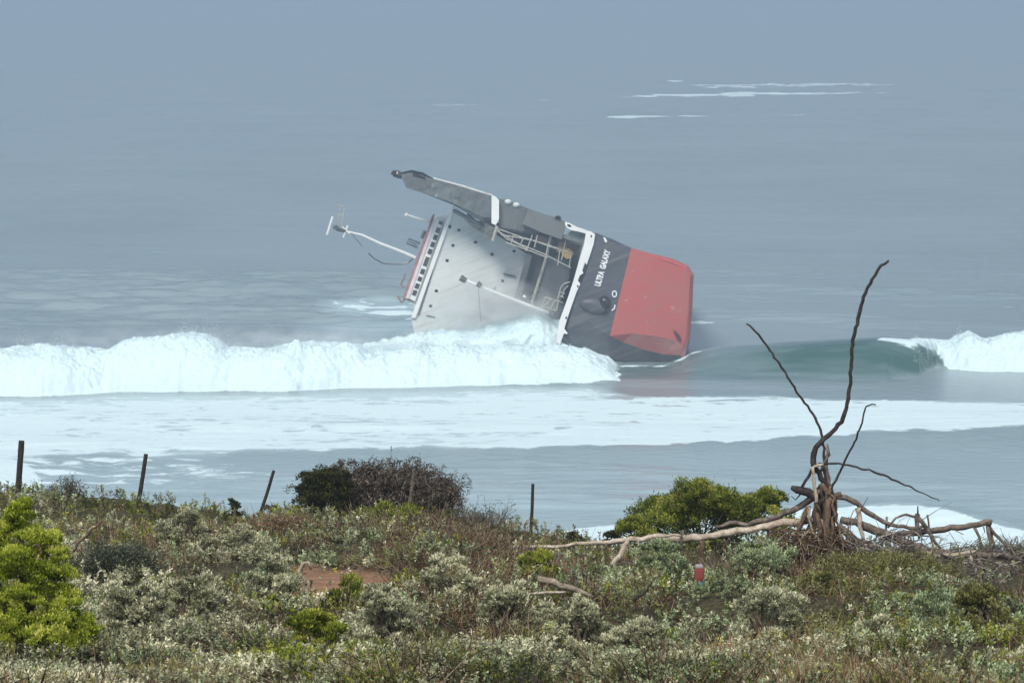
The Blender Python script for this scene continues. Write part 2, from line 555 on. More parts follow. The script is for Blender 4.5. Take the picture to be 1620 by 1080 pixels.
def build_spray():
    n = 42000
    px = np.concatenate([rng.uniform(-60, 965, int(n * .62)), rng.uniform(640, 890, int(n * .14)), 1445 + 255 * rng.uniform(0, 1, n - int(n * .62) - int(n * .14)) ** .8])
    k1 = int(n * .62); k2 = k1 + int(n * .14)
    Dc = sea_dist(I(px, TOE)) + 7.5 + rng.normal(0, 1.5, n)
    Dc[k1:k2] = 433 + rng.normal(0, 3, k2 - k1)
    x = (px - 810) / F * (Dc * cT + CAMZ * sT)
    z, _, _, _ = sea_field(x, Dc)
    g = fbm(x / 2.5, Dc * 0, 3, 5)
    zz = z + rng.exponential(0.26, n) * (0.3 + 2.2 * sstep(0.45, 0.75, g)) - 0.1
    zz[k1:k2] += rng.exponential(0.7, k2 - k1) * np.clip(I(px[k1:k2], [(640, .2), (760, .6), (850, 1.6), (890, 1.2)]), 0, 2)
    V, Fs = tetras(np.stack([x, Dc, zz], -1), rng.uniform(0.03, 0.10, n))
    o = add_mesh('sea_spray', V, Fs, m_spray)
    tag(o, 'fine white spray thrown up along the crests of the breaking surf', 'spray', kind='stuff')


build_spray()

# ================================================================== THE SHIP
d0 = ray(960, 480).normalized()
SD = 433.0
XL = d0.cross(Vector((0, 0, 1))).normalized()
ZL = XL.cross(d0)
O = Vector((0, 0, CAMZ)) + d0 * SD
ship = empty('cargo_ship', (0, 0, 0), 'capsized cargo ship with grey and red hull lying on its side in the surf', 'ship')
ship.matrix_world = Matrix(((XL.x, d0.x, ZL.x, O.x), (XL.y, d0.y, ZL.y, O.y), (XL.z, d0.z, ZL.z, O.z), (0, 0, 0, 1)))


def S(px, py, f=0.0):
    k = (1 + f / SD) * SD / F
    return Vector(((px - 960) * k, f, (480 - py) * k))


def Sp(poly, f):
    return [S(p[0], p[1], f if len(p) < 3 else f + p[2]) for p in poly]


PXM = SD / F       # metres per photo pixel at the stern

m_dark = noisy_paint('hull_grey_paint', (0.05, 0.06, 0.075), (0.08, 0.09, 0.105), 0.5, 0.25, wear=(0.16, 0.13, 0.12), wear_amt=0.62, detail_scale=1.4, streak=(0.19, 0.17, 0.165), streak_f=.7)
m_red = noisy_paint('antifouling_red', (0.46, 0.082, 0.075), (0.38, 0.115, 0.105), 0.6, 0.12, wear=(0.46, 0.27, 0.25), wear_amt=0.60, detail_scale=0.55, streak=(0.34, 0.13, 0.11), streak_f=.9)
m_worn = noisy_paint('worn_red', (0.42, 0.12, 0.115), (0.42, 0.21, 0.19), 0.6, 0.35, wear=(0.15, 0.11, 0.11), wear_amt=0.6, detail_scale=0.8)
m_white = noisy_paint('ship_white', (0.72, 0.75, 0.75), (0.80, 0.82, 0.82), 0.5, 0.4, wear=(0.45, 0.40, 0.33), wear_amt=0.66, detail_scale=2.0)
m_wall = noisy_paint('house_white', (0.56, 0.61, 0.615), (0.64, 0.685, 0.69), 0.55, 0.15, wear=(0.42, 0.42, 0.38), wear_amt=0.64, detail_scale=0.9, streak=(0.36, 0.34, 0.29), streak_f=.6)
m_grey = noisy_paint('crane_grey', (0.075, 0.092, 0.10), (0.15, 0.175, 0.185), 0.55, 0.8, wear=(0.33, 0.36, 0.36), wear_amt=0.57, detail_scale=0.9, streak=(0.05, 0.055, 0.05), streak_f=.8)
m_grey2 = noisy_paint('casing_grey', (0.095, 0.112, 0.12), (0.125, 0.142, 0.15), 0.6, 0.3)
m_deck = noisy_paint('bulkhead_grey', (0.065, 0.075, 0.082), (0.10, 0.112, 0.12), 0.6, 0.5, wear=(0.22, 0.2, 0.18), wear_amt=0.62, detail_scale=2.5)
m_black = noisy_paint('dark_opening', (0.012, 0.015, 0.02), (0.02, 0.024, 0.03), 0.3, 1.0, bump=0)
m_glass = noisy_paint('wheelhouse_glass', (0.03, 0.04, 0.05), (0.07, 0.085, 0.095), 0.12, 2.0, bump=0)
m_roof = noisy_paint('roof_red_brown', (0.26, 0.13, 0.13), (0.34, 0.22, 0.22), 0.7, 1.0)
m_rustp = noisy_paint('pink_white_trim', (0.62, 0.52, 0.54), (0.70, 0.66, 0.66), 0.6, 1.0)
m_yel = noisy_paint('winch_yellow', (0.45, 0.30, 0.10), (0.30, 0.2, 0.08), 0.6, 2.0)
m_brown = noisy_paint('rusty_winch', (0.24, 0.17, 0.15), (0.30, 0.23, 0.2), 0.8, 2.0)
m_rail = noisy_paint('weathered_rail', (0.26, 0.27, 0.25), (0.46, 0.46, 0.42), 0.6, 2.0, bump=0)

# hull -------------------------------------------------
T0 = [(915, 456, 0), (941, 372, 0), (970, 384, 0), (997, 397, 0), (1030, 406, 0), (1062, 415, 0), (1083, 425, .2), (1091, 437, .4), (1089, 490, .4),
      (1085, 532, .4), (1076, 561, 1.2), (1050, 560, 1.5), (1020, 553, 1.4), (985, 541, .9), (965, 531, 0), (945, 520, 0), (930, 507, 0), (921, 488, 0)]
T1 = [(905, 482, .4), (941, 368, 3), (970, 379, 3), (998, 392, 3), (1031, 401, 3), (1064, 409, 3), (1088, 420, 3), (1097, 433, 3), (1095, 490, 3),
      (1091, 540, 2.6), (1084, 571, 2.6), (1058, 584, 4), (1020, 586, 4.5), (985, 582, 4.5), (962, 578, 4.5), (930, 572, 4), (900, 560, 3), (888, 530, 1.2)]
P0 = [S(*p) for p in T0]; P1 = [S(*p) for p in T1]
Pm = [a.lerp(b, 0.5) + Vector((0, -abs((b - a).y) * 0.22, 0)) for a, b in zip(P0, P1)]
for i in range(18):
    out_ = (P1[i] - P0[i]); out_.y = 0
    Pm[i] += out_ * 0.22
cen = S(985, 480, 0)
def scaled(P, sc, f, cx=0.0, cz=0.0):
    return [Vector((cen.x + (p.x - cen.x) * sc + cx, f, cen.z + (p.z - cen.z) * sc + cz)) for p in P]
secs = [P0, Pm, P1, scaled(P1, 0.99, 22), scaled(P1, 0.98, 60), scaled(P1, 0.7, 88, -1, -1), scaled(P1, 0.25, 104, -3, -1)]
hb = MB()
n = 18
V = [v for s_ in secs for v in s_]
nc0 = len(V)
V += [S(1081, 548, .4), S(1070, 538, .25), S(1038, 531, .1), S(1000, 527, .05), S(980, 528, .02)]
Fs = []; mi = []
# transom: dark then red, with an inner ring so that the flat plate carries the two paints
dark_loop = [0, 1, 2, 3, 14, 15, 16, 17]
red_loop = [3, 4, 5, 6, 7, 8, 9, nc0, nc0 + 1, nc0 + 2, nc0 + 3, nc0 + 4, 14]
Fs.append(dark_loop); mi.append(0)
Fs.append(red_loop); mi.append(1)
Fs.append([nc0, 10, 11, nc0 + 1]); mi.append(2)
Fs.append([nc0 + 1, 11, 12, nc0 + 2]); mi.append(2)
Fs.append([nc0 + 2, 12, 13, nc0 + 3]); mi.append(2)
Fs.append([nc0 + 3, 13, 14, nc0 + 4]); mi.append(1)
for s_ in range(len(secs) - 1):
    for i in range(n):
        j = (i + 1) % n
        Fs.append([s_ * n + i, (s_ + 1) * n + i, (s_ + 1) * n + j, s_ * n + j])
        red = 3 <= i <= 13
        mi.append((2 if (9 <= i <= 11 and s_ < 1) else 1) if red else 0)
        if (s_ >= 1 and 9 <= i <= 13) or (s_ == 0 and i in (10, 11, 12, 13)): mi[-1] = 0  # red underside takes the dark grey, painting in its shade above the water
Fs.append([(len(secs) - 1) * n + i for i in range(n)][::-1]); mi.append(0)
hull = add_mesh('hull', V, Fs, parent=ship, slots=[m_dark, m_red, m_worn], matidx=mi)
b = MB(); b.prism(Sp([(1066, 521), (1070, 524), (1076, 531), (1078, 537), (1076, 539), (1071, 534), (1067, 527)], -0.03), Sp([(1066, 521), (1070, 524), (1076, 531), (1078, 537), (1076, 539), (1071, 534), (1067, 527)], 0.5))
b.build('hull_gash', noisy_paint('gash_dark', (0.10, 0.035, 0.035), (0.05, 0.02, 0.02), 0.8, 2), ship)
# bulge of the stern tube / recess on the grey quarter
def blob(name, cx, cy, f, rx, rz, ry, ang, m, parent=ship):
    b = MB()
    V = []; nn = 20; mm = 10
    for i in range(mm + 1):
        th = math.pi * i / mm
        for k in range(nn):
            ph = 2 * math.pi * k / nn
            x = math.cos(th) * rx; q = math.sin(th)
            y = q * math.cos(ph) * ry; z = q * math.sin(ph) * rz
            V.append(S(cx, cy, f) + Vector((x * math.cos(ang) - z * math.sin(ang), y, x * math.sin(ang) + z * math.cos(ang))))
    Fs = [[i * nn + k, i * nn + (k + 1) % nn, (i + 1) * nn + (k + 1) % nn, (i + 1) * nn + k] for i in range(mm) for k in range(nn)]
    b.add(V, Fs)
    return b.build(name, m, parent, smooth=True)
blob('stern_fender', 941, 484, 0.0, 2.4, 1.2, 0.8, R(-12), m_dark)
blob('stern_fitting', 957, 479, -0.1, 0.9, 1.1, 0.9, R(20), m_black)
b = MB()
b.tube([S(945, 488, -.2), S(955, 494, -.4), S(960, 490, -.4)], 0.25, 8)
b.build('fairlead', m_black, ship)

# white bulwark ------------------------------------------
BW = [(927, 365), (934, 366), (941, 371), (939, 385), (931, 410), (928, 419), (925, 415), (921, 428), (923, 432), (917, 436), (914, 444), (918, 449), (912, 462), (903, 488), (897, 506), (893, 520),
      (899, 528), (892, 528), (886, 546), (881, 540), (882, 526), (885, 508), (893, 486), (899, 469), (909, 438), (918, 406), (924, 385)]
b = MB(); b.prism(Sp(BW, -0.35), Sp(BW, 0.05))
bw = b.build('bulwark', m_white, ship)
for hx, hy in [(914, 453), (896, 503), (935, 374)]:
    q = [(hx + 1.8 * math.cos(a) * 0.8, hy + 2.2 * math.sin(a)) for a in np.linspace(0, 2 * math.pi, 9)[:-1]]
    b = MB(); b.prism(Sp(q, -0.37), Sp(q, -0.2)); b.build('scupper', m_black, bw)
b = MB(); q = [(929, 415), (933, 407), (930, 422), (925, 436), (919, 449), (914, 444), (918, 436), (923, 432), (921, 428)]
b.prism(Sp(q, -0.02), Sp(q, 0.25)); b.build('roller_recess', m_black, bw)
# starboard side bulwark going forward
q = [(893, 351), (900, 353), (912, 359), (927, 364), (927, 370), (912, 366), (905, 365), (897, 361), (894, 357)]
b = MB(); b.prism(Sp(q, 1.5), Sp(q, 2.2)); sb = b.build('side_bulwark', m_white, ship)
q = [(900 + 3.4 * math.cos(a), 357.3 + 2.1 * math.sin(a) + 1.0 * math.cos(a)) for a in np.linspace(0, 2 * math.pi, 11)[:-1]]
b = MB(); b.prism(Sp(q, 1.46), Sp(q, 1.7)); b.build('porthole', m_black, sb)
q = [(905, 364), (927, 369), (922, 385), (900, 380), (890, 376)]
b = MB(); b.prism(Sp(q, 2.5), Sp(q, 6)); b.build('poop_casing', noisy_paint('poop_green_grey', (0.12, 0.15, 0.145), (0.17, 0.2, 0.19), 0.7, 1.0), ship)
# deck slab
q = [(939, 371), (887, 541), (884, 540), (935, 370)]
b = MB(); b.prism(Sp(q, 0.1), Sp(q, 16)); b.build('deck', m_deck, ship)

# mooring deck bulkhead ----------------------------------
q = [(926, 370), (886, 525), (798, 520), (818, 470), (833, 402), (858, 372), (890, 372)]
b = MB(); b.prism(Sp(q, 11), Sp(q, 11.6)); b.build('poop_bulkhead', m_deck, ship)
q = [(770, 350), (860, 366), (866, 405), (834, 404), (800, 386), (776, 372)]
b = MB(); b.prism(Sp(q, 12.3), Sp(q, 14)); b.build('side_bulkhead', m_deck, ship)
q = [(868, 404), (904, 412), (900, 440), (880, 492), (846, 488)]
b = MB(); b.prism(Sp(q, 8.2), Sp(q, 10.9)); b.build('deck_house', noisy_paint('deckhouse_grey', (0.105, 0.118, 0.135), (0.13, 0.143, 0.16), 0.6, 0.4), ship)
q = [(833, 402), (842, 404), (822, 480), (812, 478)]
b = MB(); b.prism(Sp(q, 9.5), Sp(q, 10.9)); b.build('corner_post', m_grey2, ship)
q = [(884, 382), (918, 388), (912, 404), (880, 398)]
b = MB(); b.prism(Sp(q, 6), Sp(q, 8)); b.build('winch_casing', m_brown, ship)
q = [(893, 395), (899, 393), (908, 400), (904, 408), (896, 410), (889, 404), (888, 398)]
b = MB(); b.prism(Sp(q, 4.5), Sp(q, 5.6)); b.build('winch_drum', m_yel, ship)
q = [(846, 371), (876, 380), (872, 390), (844, 382)]
b = MB(); b.prism(Sp(q, 7), Sp(q, 8)); b.build('hose_locker', noisy_paint('locker_red', (0.22, 0.13, 0.14), (0.28, 0.2, 0.2), 0.8, 2), ship)
b = MB(); b.tube([S(864, 408, 8), S(838, 492, 8)], 0.26, 8); b.tube([S(871, 374, 6), S(864, 408, 7)], 0.22, 8)
b.build('vent_pipe', m_rail, ship)
# lattice of pipes, ladders and handrails under the crane
b = MB()
for pts in [[(786, 362), (825, 376), (868, 388), (905, 402)], [(786, 366), (820, 386), (860, 402), (903, 424)], [(792, 372), (840, 380), (880, 394)],
            [(800, 384), (840, 398), (866, 408)], [(842, 372), (836, 388), (832, 398)], [(868, 382), (862, 410)], [(850, 372), (845, 392)],
            [(785, 362), (800, 378), (835, 394)], [(886, 392), (882, 420)], [(895, 380), (888, 412)], [(904, 396), (900, 424)], [(812, 371), (808, 386)], [(828, 376), (822, 390)]]:
    b.tube([S(p[0], p[1], 4.5) for p in pts], 0.10, 6)
b.build('deck_railing', m_rail, ship)
b = MB()
for pts in [[(862, 470), (890, 479)], [(862, 470), (858, 486)], [(858, 486), (880, 492)], [(872, 474), (860, 486)], [(884, 477), (880, 492)],
            [(882, 474), (887, 455), (892, 449), (902, 446)], [(889, 470), (893, 458), (899, 452)], [(886, 462), (894, 465)], [(884, 468), (892, 471)], [(870, 490), (878, 476)]]:
    b.tube([S(p[0], p[1], 1.6) for p in pts], 0.10, 6)
b.build('ladder_frame', m_rail, ship)

# accommodation block --------------------------------------
WALL = [(716, 330), (775, 366), (833, 402), (818, 460), (800, 520), (790, 560), (720, 575), (668, 560), (656, 530), (650, 504), (681, 418)]
b = MB(); b.prism(Sp(WALL, 12), Sp(WALL, 28))
house = b.build('accommodation_block', m_wall, ship)
q = [(712, 332), (717, 335), (657, 504), (650, 504), (668, 455), (690, 392)]
b = MB(); b.prism(Sp(q, 11.6), Sp(q, 27)); b.build('bridge_deck_edge', m_white, house)
q = [(706, 342), (709, 345), (661, 508), (654, 506)]
for px_, py_, r_ in [(725.5, 365, 1.9), (716, 389, 1.9), (707, 413, 1.9), (752, 384, 2.1), (778, 403, 2.1), (690, 461, 1.9), (681, 485, 1.9), (813, 398, 1.9), (795, 445, 1.9), (683, 418, 1.5)]:
    q = [(px_ + r_ * 1.45 * math.cos(a), py_ + r_ * 1.2 * math.sin(a)) for a in np.linspace(0, 2 * math.pi, 11)[:-1]]
    b = MB(); b.prism(Sp(q, 11.93), Sp(q, 12.2)); b.build('porthole', m_black, house)
for q in [[(707, 355), (714, 358), (712, 363), (706, 360)], [(675, 499), (689, 502), (688, 504), (674, 501)]]:
    b = MB(); b.prism(Sp(q, 11.9), Sp(q, 12.2)); b.build('wall_vent', m_black, house)
q = [(797, 432), (816, 437), (815, 439), (796, 434)]
b = MB(); b.prism(Sp(q, 11.6), Sp(q, 12.1)); b.build('wall_rail', m_grey2, house)
b = MB()
for pts in [[(699, 368), (690, 402), (681, 440), (662, 500)], [(778, 480), (800, 484)], [(780, 462), (784, 454)]]:
    b = MB(); b.tube([S(p[0], p[1], 11.85) for p in pts], 0.08, 6)
    b.build('wall_pipe', m_grey2, house)
# platform under the crane
q = [(714, 326), (735, 339), (736, 346), (716, 335)]
b = MB(); b.prism(Sp(q, 9), Sp(q, 12)); b.build('wing_platform', m_white, house)

# wheelhouse with its window band --------------------------
q = [(691, 346), (712, 334), (660, 488), (643, 476), (640, 470)]
b = MB(); b.prism(Sp(q, 14), Sp(q, 26)); wh = b.build('wheelhouse', m_white, ship)
q = [(688, 346), (700, 352), (656, 478), (644, 472)]
b = MB(); b.prism(Sp(q, 13.4), Sp(q, 14)); band = b.build('window_band', m_white, wh)
w0, w1 = Vector((696.5, 353.5, 0)), Vector((655.0, 466.0, 0))
along = (w1 - w0).normalized(); side = Vector((-along.y, along.x, 0))
ts = [0.0, 0.105, 0.205, 0.305, 0.405, 0.545, 0.685, 0.79, 0.89, 0.985]
hl = [2.6, 4.2, 4.2, 4.2, 4.2, 7.6, 4.2, 3.6, 4.2, 4.2]
for tt, hh in zip(ts, hl):
    c = w0 + (w1 - w0) * tt
    q = [(c + along * a * hh + side * s_ * 3.2) for a, s_ in ((-1, -1), (1, -1), (1, 1), (-1, 1))]
    b = MB(); b.prism(Sp([(v.x, v.y) for v in q], 13.32), Sp([(v.x, v.y) for v in q], 13.6)); b.build('window', m_glass, band)
q = [(686, 346), (690, 348), (646, 474), (641, 473)]
b = MB(); b.prism(Sp(q, 13.2), Sp(q, 26)); b.build('roof_trim', m_rustp, wh)
q = [(682, 345), (688, 347), (642, 474), (636, 473)]
b = MB(); b.prism(Sp(q, 13.3), Sp(q, 26)); b.build('roof', m_roof, wh)
b = MB()
for pts in [[(641, 473), (635, 480), (629, 470)], [(656, 478), (641, 473)], [(640, 455), (633, 452), (641, 434)], [(683, 346), (686, 340)]]:
    b = MB(); b.tube([S(p[0], p[1], 14) for p in pts], 0.16, 6)
    b.build('roof_railing', m_brown, wh)

# masts ----------------------------------------------------
b = MB()
b.tube([S(657, 409, 15), S(637, 400, 15), S(600, 386, 15), S(572, 373, 15), S(546, 367, 15)], [.28, .24, .21, .17, .12], 8)
mast = b.build('radar_mast', m_white, ship)
b = MB(); b.tube([S(516, 373, 15), S(525, 344, 15)], 0.2, 6); b.build('radar_scanner', m_white, mast)
b = MB(); b.tube([S(542, 377, 15), S(549, 358, 15)], 0.17, 6); b.tube([S(540, 360, 15), S(552, 371, 15)], 0.12, 6); b.build('yard', m_white, mast)
b = MB(); b.tube([S(546, 367, 15), S(533, 364, 15), S(526, 360, 15)], [.28, .35, .3], 6); b.tube([S(540, 366, 14.5), S(530, 358, 14.5)], 0.2, 6); b.tube([S(555, 371, 15), S(572, 391, 15)], 0.07, 5); b.build('mast_head', m_grey, mast)
b = MB()
for a, c in [((533, 362), (537, 325)), ((538, 364), (544, 327)), ((529, 326), (545, 328)), ((532, 340), (541, 342)), ((531, 352), (540, 354))]:
    b.tube([S(a[0], a[1], 15.5), S(c[0], c[1], 15.5)], 0.09, 5)
b.build('lattice_antenna', m_rail, mast)
b = MB(); b.tube([S(*p, 15) for p in [(582, 402), (592, 411), (606, 418), (620, 419), (636, 419), (646, 416), (654, 409)]], 0.1, 5); b.build('loose_cable', m_black, mast)
b = MB(); b.tube([S(683, 352, 15), S(662, 347, 15), S(641, 340, 15)], [.22, .18, .12], 6); b.tube([S(643, 342, 15), S(640, 339, 15)], 0.3, 6)
b.tube([S(676, 347, 15), S(680, 356, 15)], .12, 5)
b.build('signal_mast', m_white, ship)
b = MB(); b.tube([S(664, 386, 14.5), S(646, 379, 14.5), S(643, 386, 14.5), S(661, 393, 14.5)], 0.17, 6); b.tube([S(660, 389, 14.5), S(646, 383, 14.5)], 0.1, 5)
b.tube([S(672, 366, 14.5), S(666, 378, 14.5)], 0.3, 6)
b.build('antenna_frame', m_grey, ship)
b = MB(); b.tube([S(737, 444, 3), S(760, 454, 3), S(800, 470, 3), S(845, 487, 3), S(868, 495, 3)], [.22, .25, .28, .28, .25], 8)
st = b.build('stern_mast', m_white, ship)
b = MB(); b.tube([S(728, 440, 3), S(737, 445, 3)], [.5, .42], 8); b.tube([S(731, 437, 3), S(734, 447, 3)], .25, 6); b.build('mast_lamp', m_grey2, st)
b = MB(); b.tube([S(755, 449, 2.7), S(761, 453, 2.7)], [.45, .4], 7); b.build('mast_lamp', m_grey2, st)
b = MB(); b.tube([S(757, 456, 3), S(758, 480, 3), S(761, 510, 3)], 0.06, 5); b.build('stay_wire', m_grey2, st)
b = MB(); b.tube([S(829, 471, 3.3), S(831, 468, 3.3)], 0.3, 6); b.build('mast_cleat', m_white, st)
b = MB(); b.tube([S(780, 466, 3.3), S(786, 470, 3.3)], .2, 6); b.build('mast_cleat', m_white, st)

# crane -----------------------------------------------------
def solid(name, poly, f0, f1, m, parent, inset=0.75, slots=None):
    """polygon body with bevelled front and back"""
    c = Vector((sum(p[0] for p in poly) / len(poly), sum(p[1] for p in poly) / len(poly), 0))
    inner = [(c.x + (p[0] - c.x) * inset + (p[0] - c.x) * 0.0, c.y + (p[1] - c.y) * inset) for p in poly]
    inner = [(p[0] * 0.25 + q[0] * 0.75 if False else c.x + (p[0] - c.x) * (0.985), q[1]) for p, q in zip(poly, inner)]
    n = len(poly); fm0 = f0 + (f1 - f0) * 0.22; fm1 = f1 - (f1 - f0) * 0.22
    rings = [Sp(inner, f0), Sp(poly, fm0), Sp(poly, fm1), Sp(inner, f1)]
    V = [v for r_ in rings for v in r_]
    Fs = [list(range(n))[::-1], [3 * n + i for i in range(n)]]
    for s_ in range(3):
        for i in range(n):
            j = (i + 1) % n
            Fs.append([s_ * n + i, s_ * n + j, (s_ + 1) * n + j, (s_ + 1) * n + i])
    return add_mesh(name, V, Fs, m, parent)

ARM = [(634, 276), (648, 274), (668, 278), (685, 284), (730, 296), (778, 311), (780, 355), (765, 354), (738, 338), (713, 324), (672, 308), (640, 296), (637, 286)]
crane = solid('crane_column', ARM, 6, 10.5, m_grey, ship, 0.8)
q = [(640, 278), (665, 284), (684, 288), (676, 300), (664, 302), (642, 294)]
b = MB(); b.prism(Sp(q, 5.93), Sp(q, 6.6)); b.build('access_panel', noisy_paint('panel_dark', (0.075, 0.085, 0.09), (0.12, 0.13, 0.135), 0.6, 1.5), crane)
q = [(684, 281), (730, 293), (778, 308), (778, 312), (730, 299), (686, 287)]
b = MB(); b.prism(Sp(q, 7), Sp(q, 9)); b.build('top_edge_highlight', m_wall, crane)  # pale strip painting in the highlight along the crane's top chamfer
b = MB(); b.tube([S(619, 274, 8), S(628, 277, 8), S(636, 280, 8)], [.35, .6, .45], 8); b.tube([S(623, 272, 7.6), S(624, 281, 7.6)], .3, 7); b.tube([S(622, 275, 8), S(619, 273, 8)], .4, 7)
b.build('crane_sheave', m_black, crane)
b = MB(); b.tube([S(634, 276, 7), S(650, 272, 7), S(668, 276, 7), S(684, 286, 7)], .22, 6); b.tube([S(652, 276, 6), S(672, 283, 6)], .18, 6); b.build('crane_cable', m_black, crane)
q = [(777, 309), (784, 312), (789, 318), (789, 346), (784, 357), (777, 354)]
b = MB(); b.prism(Sp(q, 5.4), Sp(q, 11)); b.build('collar', m_white, crane)
BASE = [(789, 315), (800, 317), (812, 321), (834, 330), (884, 347), (894, 352), (893, 365), (884, 378), (858, 372), (826, 370), (789, 362)]
base = solid('crane_pedestal', BASE, 6.5, 12, m_grey2, ship, 0.82)
q = [(835, 331), (884, 346), (896, 352), (893, 366), (888, 379), (858, 369), (826, 355)]
b = MB(); b.prism(Sp(q, 4.6), Sp(q, 7.5)); b.build('pedestal_casing', noisy_paint('casing_light', (0.13, 0.142, 0.148), (0.15, 0.162, 0.17), 0.6, 0.4), base)
for cx, cy in [(803, 320), (816, 325)]:
    blob('floodlight', cx, cy, 6.6, .55, .42, .5, 0, m_wall, base)
b = MB(); b.tube([S(878, 346, 4.6), S(883, 344, 4.6), S(886, 347, 4.6)], .3, 6); b.build('vent_cowl', m_black, base)
b = MB(); b.prism(Sp([(766, 352), (776, 358), (787, 362), (785, 372), (778, 381), (769, 374), (765, 366)], 5.5), Sp([(766, 352), (776, 358), (787, 362), (785, 372), (778, 381), (769, 374), (765, 366)], 8))
b.build('hinge_bracket', noisy_paint('hinge_dark', (0.05, 0.06, 0.062), (0.14, 0.15, 0.14), 0.6, 1.2), crane)
b = MB(); b.tube([S(786, 358, 5.2), S(779, 382, 5.2)], .28, 6); b.build('hinge_pin', m_rail, crane)
b = MB()
for pts in [[(716, 334), (740, 346), (760, 356), (772, 372)], [(738, 340), (752, 352), (766, 356)], [(735, 345), (750, 358), (765, 368)]]:
    b.tube([S(p[0], p[1], 8) for p in pts], .32, 6)
b.build('boom_hose', m_grey, crane)


def text_mesh(name, txt, loc, xdir, ydir, height, m, parent, length=None):
    cu = bpy.data.curves.new(name, 'FONT')
    cu.body = txt; cu.size = 1.0; cu.extrude = 0.02; cu.offset = 0.055
    to = bpy.data.objects.new(name, cu)
    COL.objects.link(to)
    dg = bpy.context.evaluated_depsgraph_get()
    me = bpy.data.meshes.new_from_object(to.evaluated_get(dg))
    bpy.data.objects.remove(to)
    co = np.empty(len(me.vertices) * 3, dtype=np.float32)
    me.vertices.foreach_get('co', co); co = co.reshape(-1, 3)
    w_ = co[:, 0].max() - co[:, 0].min()
    hgt = co[:, 1].max() - co[:, 1].min()
    sx = (length / w_) if length else height / hgt
    sy = height / hgt
    x0 = co[:, 0].min()
    zd = xdir.cross(ydir)
    P = np.array(loc)[None] + (co[:, :1] - x0) * sx * np.array(xdir)[None] + co[:, 1:2] * sy * np.array(ydir)[None] + co[:, 2:3] * np.array(zd)[None]
    me.vertices.foreach_set('co', P.astype(np.float32).ravel())
    me.materials.append(m)
    me.update()
    o = bpy.data.objects.new(name, me)
    COL.objects.link(o); o.parent = parent
    return o


xd = (S(959, 400) - S(944, 453)).normalized()
yd = Vector((0, -1, 0)).cross(xd); 
if yd.x > 0: yd = -yd
m_letter = noisy_paint('letter_white', (0.75, 0.78, 0.8), (0.8, 0.82, 0.84), 0.5, 1, bump=0)
text_mesh('ship_name', 'ULTRA  GALAXY', S(949, 453.5, -0.05), xd, yd, 0.98, m_letter, hull, length=5.7)
text_mesh('crane_lettering', 'LMG', S(712, 313, 5.9), (S(740, 322) - S(712, 313)).normalized(), Vector((0.3, 0, 1)).normalized(), 0.55, m_black, crane, length=1.6) if False else None
b = MB()
for cx, cy, rx, ry in [(972, 465, 4.2, 4.6)]:
    pts = [S(cx + rx * 0.8 * math.cos(a), cy + ry * math.sin(a), -.08) for a in np.linspace(0, 2 * math.pi, 15)]
    b.tube(pts, 0.12, 5)
b.build('draught_mark', m_letter, hull)
b = MB(); b.tube([S(973, 482, -.08), S(972, 488, -.08), S(968, 491, -.08)], .13, 5)
b.build('draught_mark', m_letter, hull)
b = MB(); q = [(954, 375), (957, 376), (960, 381), (959, 384), (956, 382)]
b.prism(Sp(q, -.05), Sp(q, .02)); b.build('stern_mark', m_letter, hull)
# two dark marks painted on the crane column
b = MB()
for q in [[(712, 307), (714, 307.5), (713.5, 316), (711.5, 315)], [(718, 310), (721, 311), (720, 317), (717, 316)], [(722, 311), (729, 313), (728, 318), (721, 316)]]:
    b.prism(Sp(q, 5.93), Sp(q, 6.0))
b.build('column_marking', m_deck, crane)

# ---- soft mist of spray blowing across the lower wall of the deckhouse
def build_mist():
    m, t, out = mat('mist_volume')
    L = t.links.new
    tc = N(t, 'ShaderNodeTexCoord')
    vm = N(t, 'ShaderNodeVectorMath', operation='LENGTH'); L(tc.outputs['Object'], vm.inputs[0])
    fall = N(t, 'ShaderNodeMapRange'); L(vm.outputs['Value'], fall.inputs[0])
    fall.inputs[1].default_value = 0.25; fall.inputs[2].default_value = 1.0; fall.inputs[3].default_value = 1.0; fall.inputs[4].default_value = 0.0
    ns = N(t, 'ShaderNodeTexNoise', i_Scale=2.6, i_Detail=3.0)
    L(tc.outputs['Object'], ns.inputs['Vector'])
    nm = N(t, 'ShaderNodeMapRange'); L(ns.outputs[0], nm.inputs[0]); nm.inputs[1].default_value = 0.38; nm.inputs[2].default_value = 0.66
    mu = N(t, 'ShaderNodeMath', operation='MULTIPLY'); L(fall.outputs[0], mu.inputs[0]); L(nm.outputs[0], mu.inputs[1])
    m2 = N(t, 'ShaderNodeMath', operation='MULTIPLY'); L(mu.outputs[0], m2.inputs[0]); m2.inputs[1].default_value = 1.15
    pv = N(t, 'ShaderNodeVolumePrincipled')
    pv.inputs['Color'].default_value = (0.93, 0.97, 0.98, 1)
    L(m2.outputs[0], pv.inputs['Density'])
    L(pv.outputs[0], out.inputs['Volume'])
    return m


def sphere_obj(name, loc, sc, m):
    V = []; nn = 24; mm = 12
    for i in range(mm + 1):
        th = math.pi * i / mm
        for k in range(nn):
            ph = 2 * math.pi * k / nn
            V.append((math.sin(th) * math.cos(ph), math.sin(th) * math.sin(ph), math.cos(th)))
    Fs = [[i * nn + k, (i + 1) * nn + k, (i + 1) * nn + (k + 1) % nn, i * nn + (k + 1) % nn] for i in range(mm) for k in range(nn)]
    b = MB(); b.add(V, Fs)
    o = b.build(name, m)
    o.location = loc; o.scale = sc
    return o


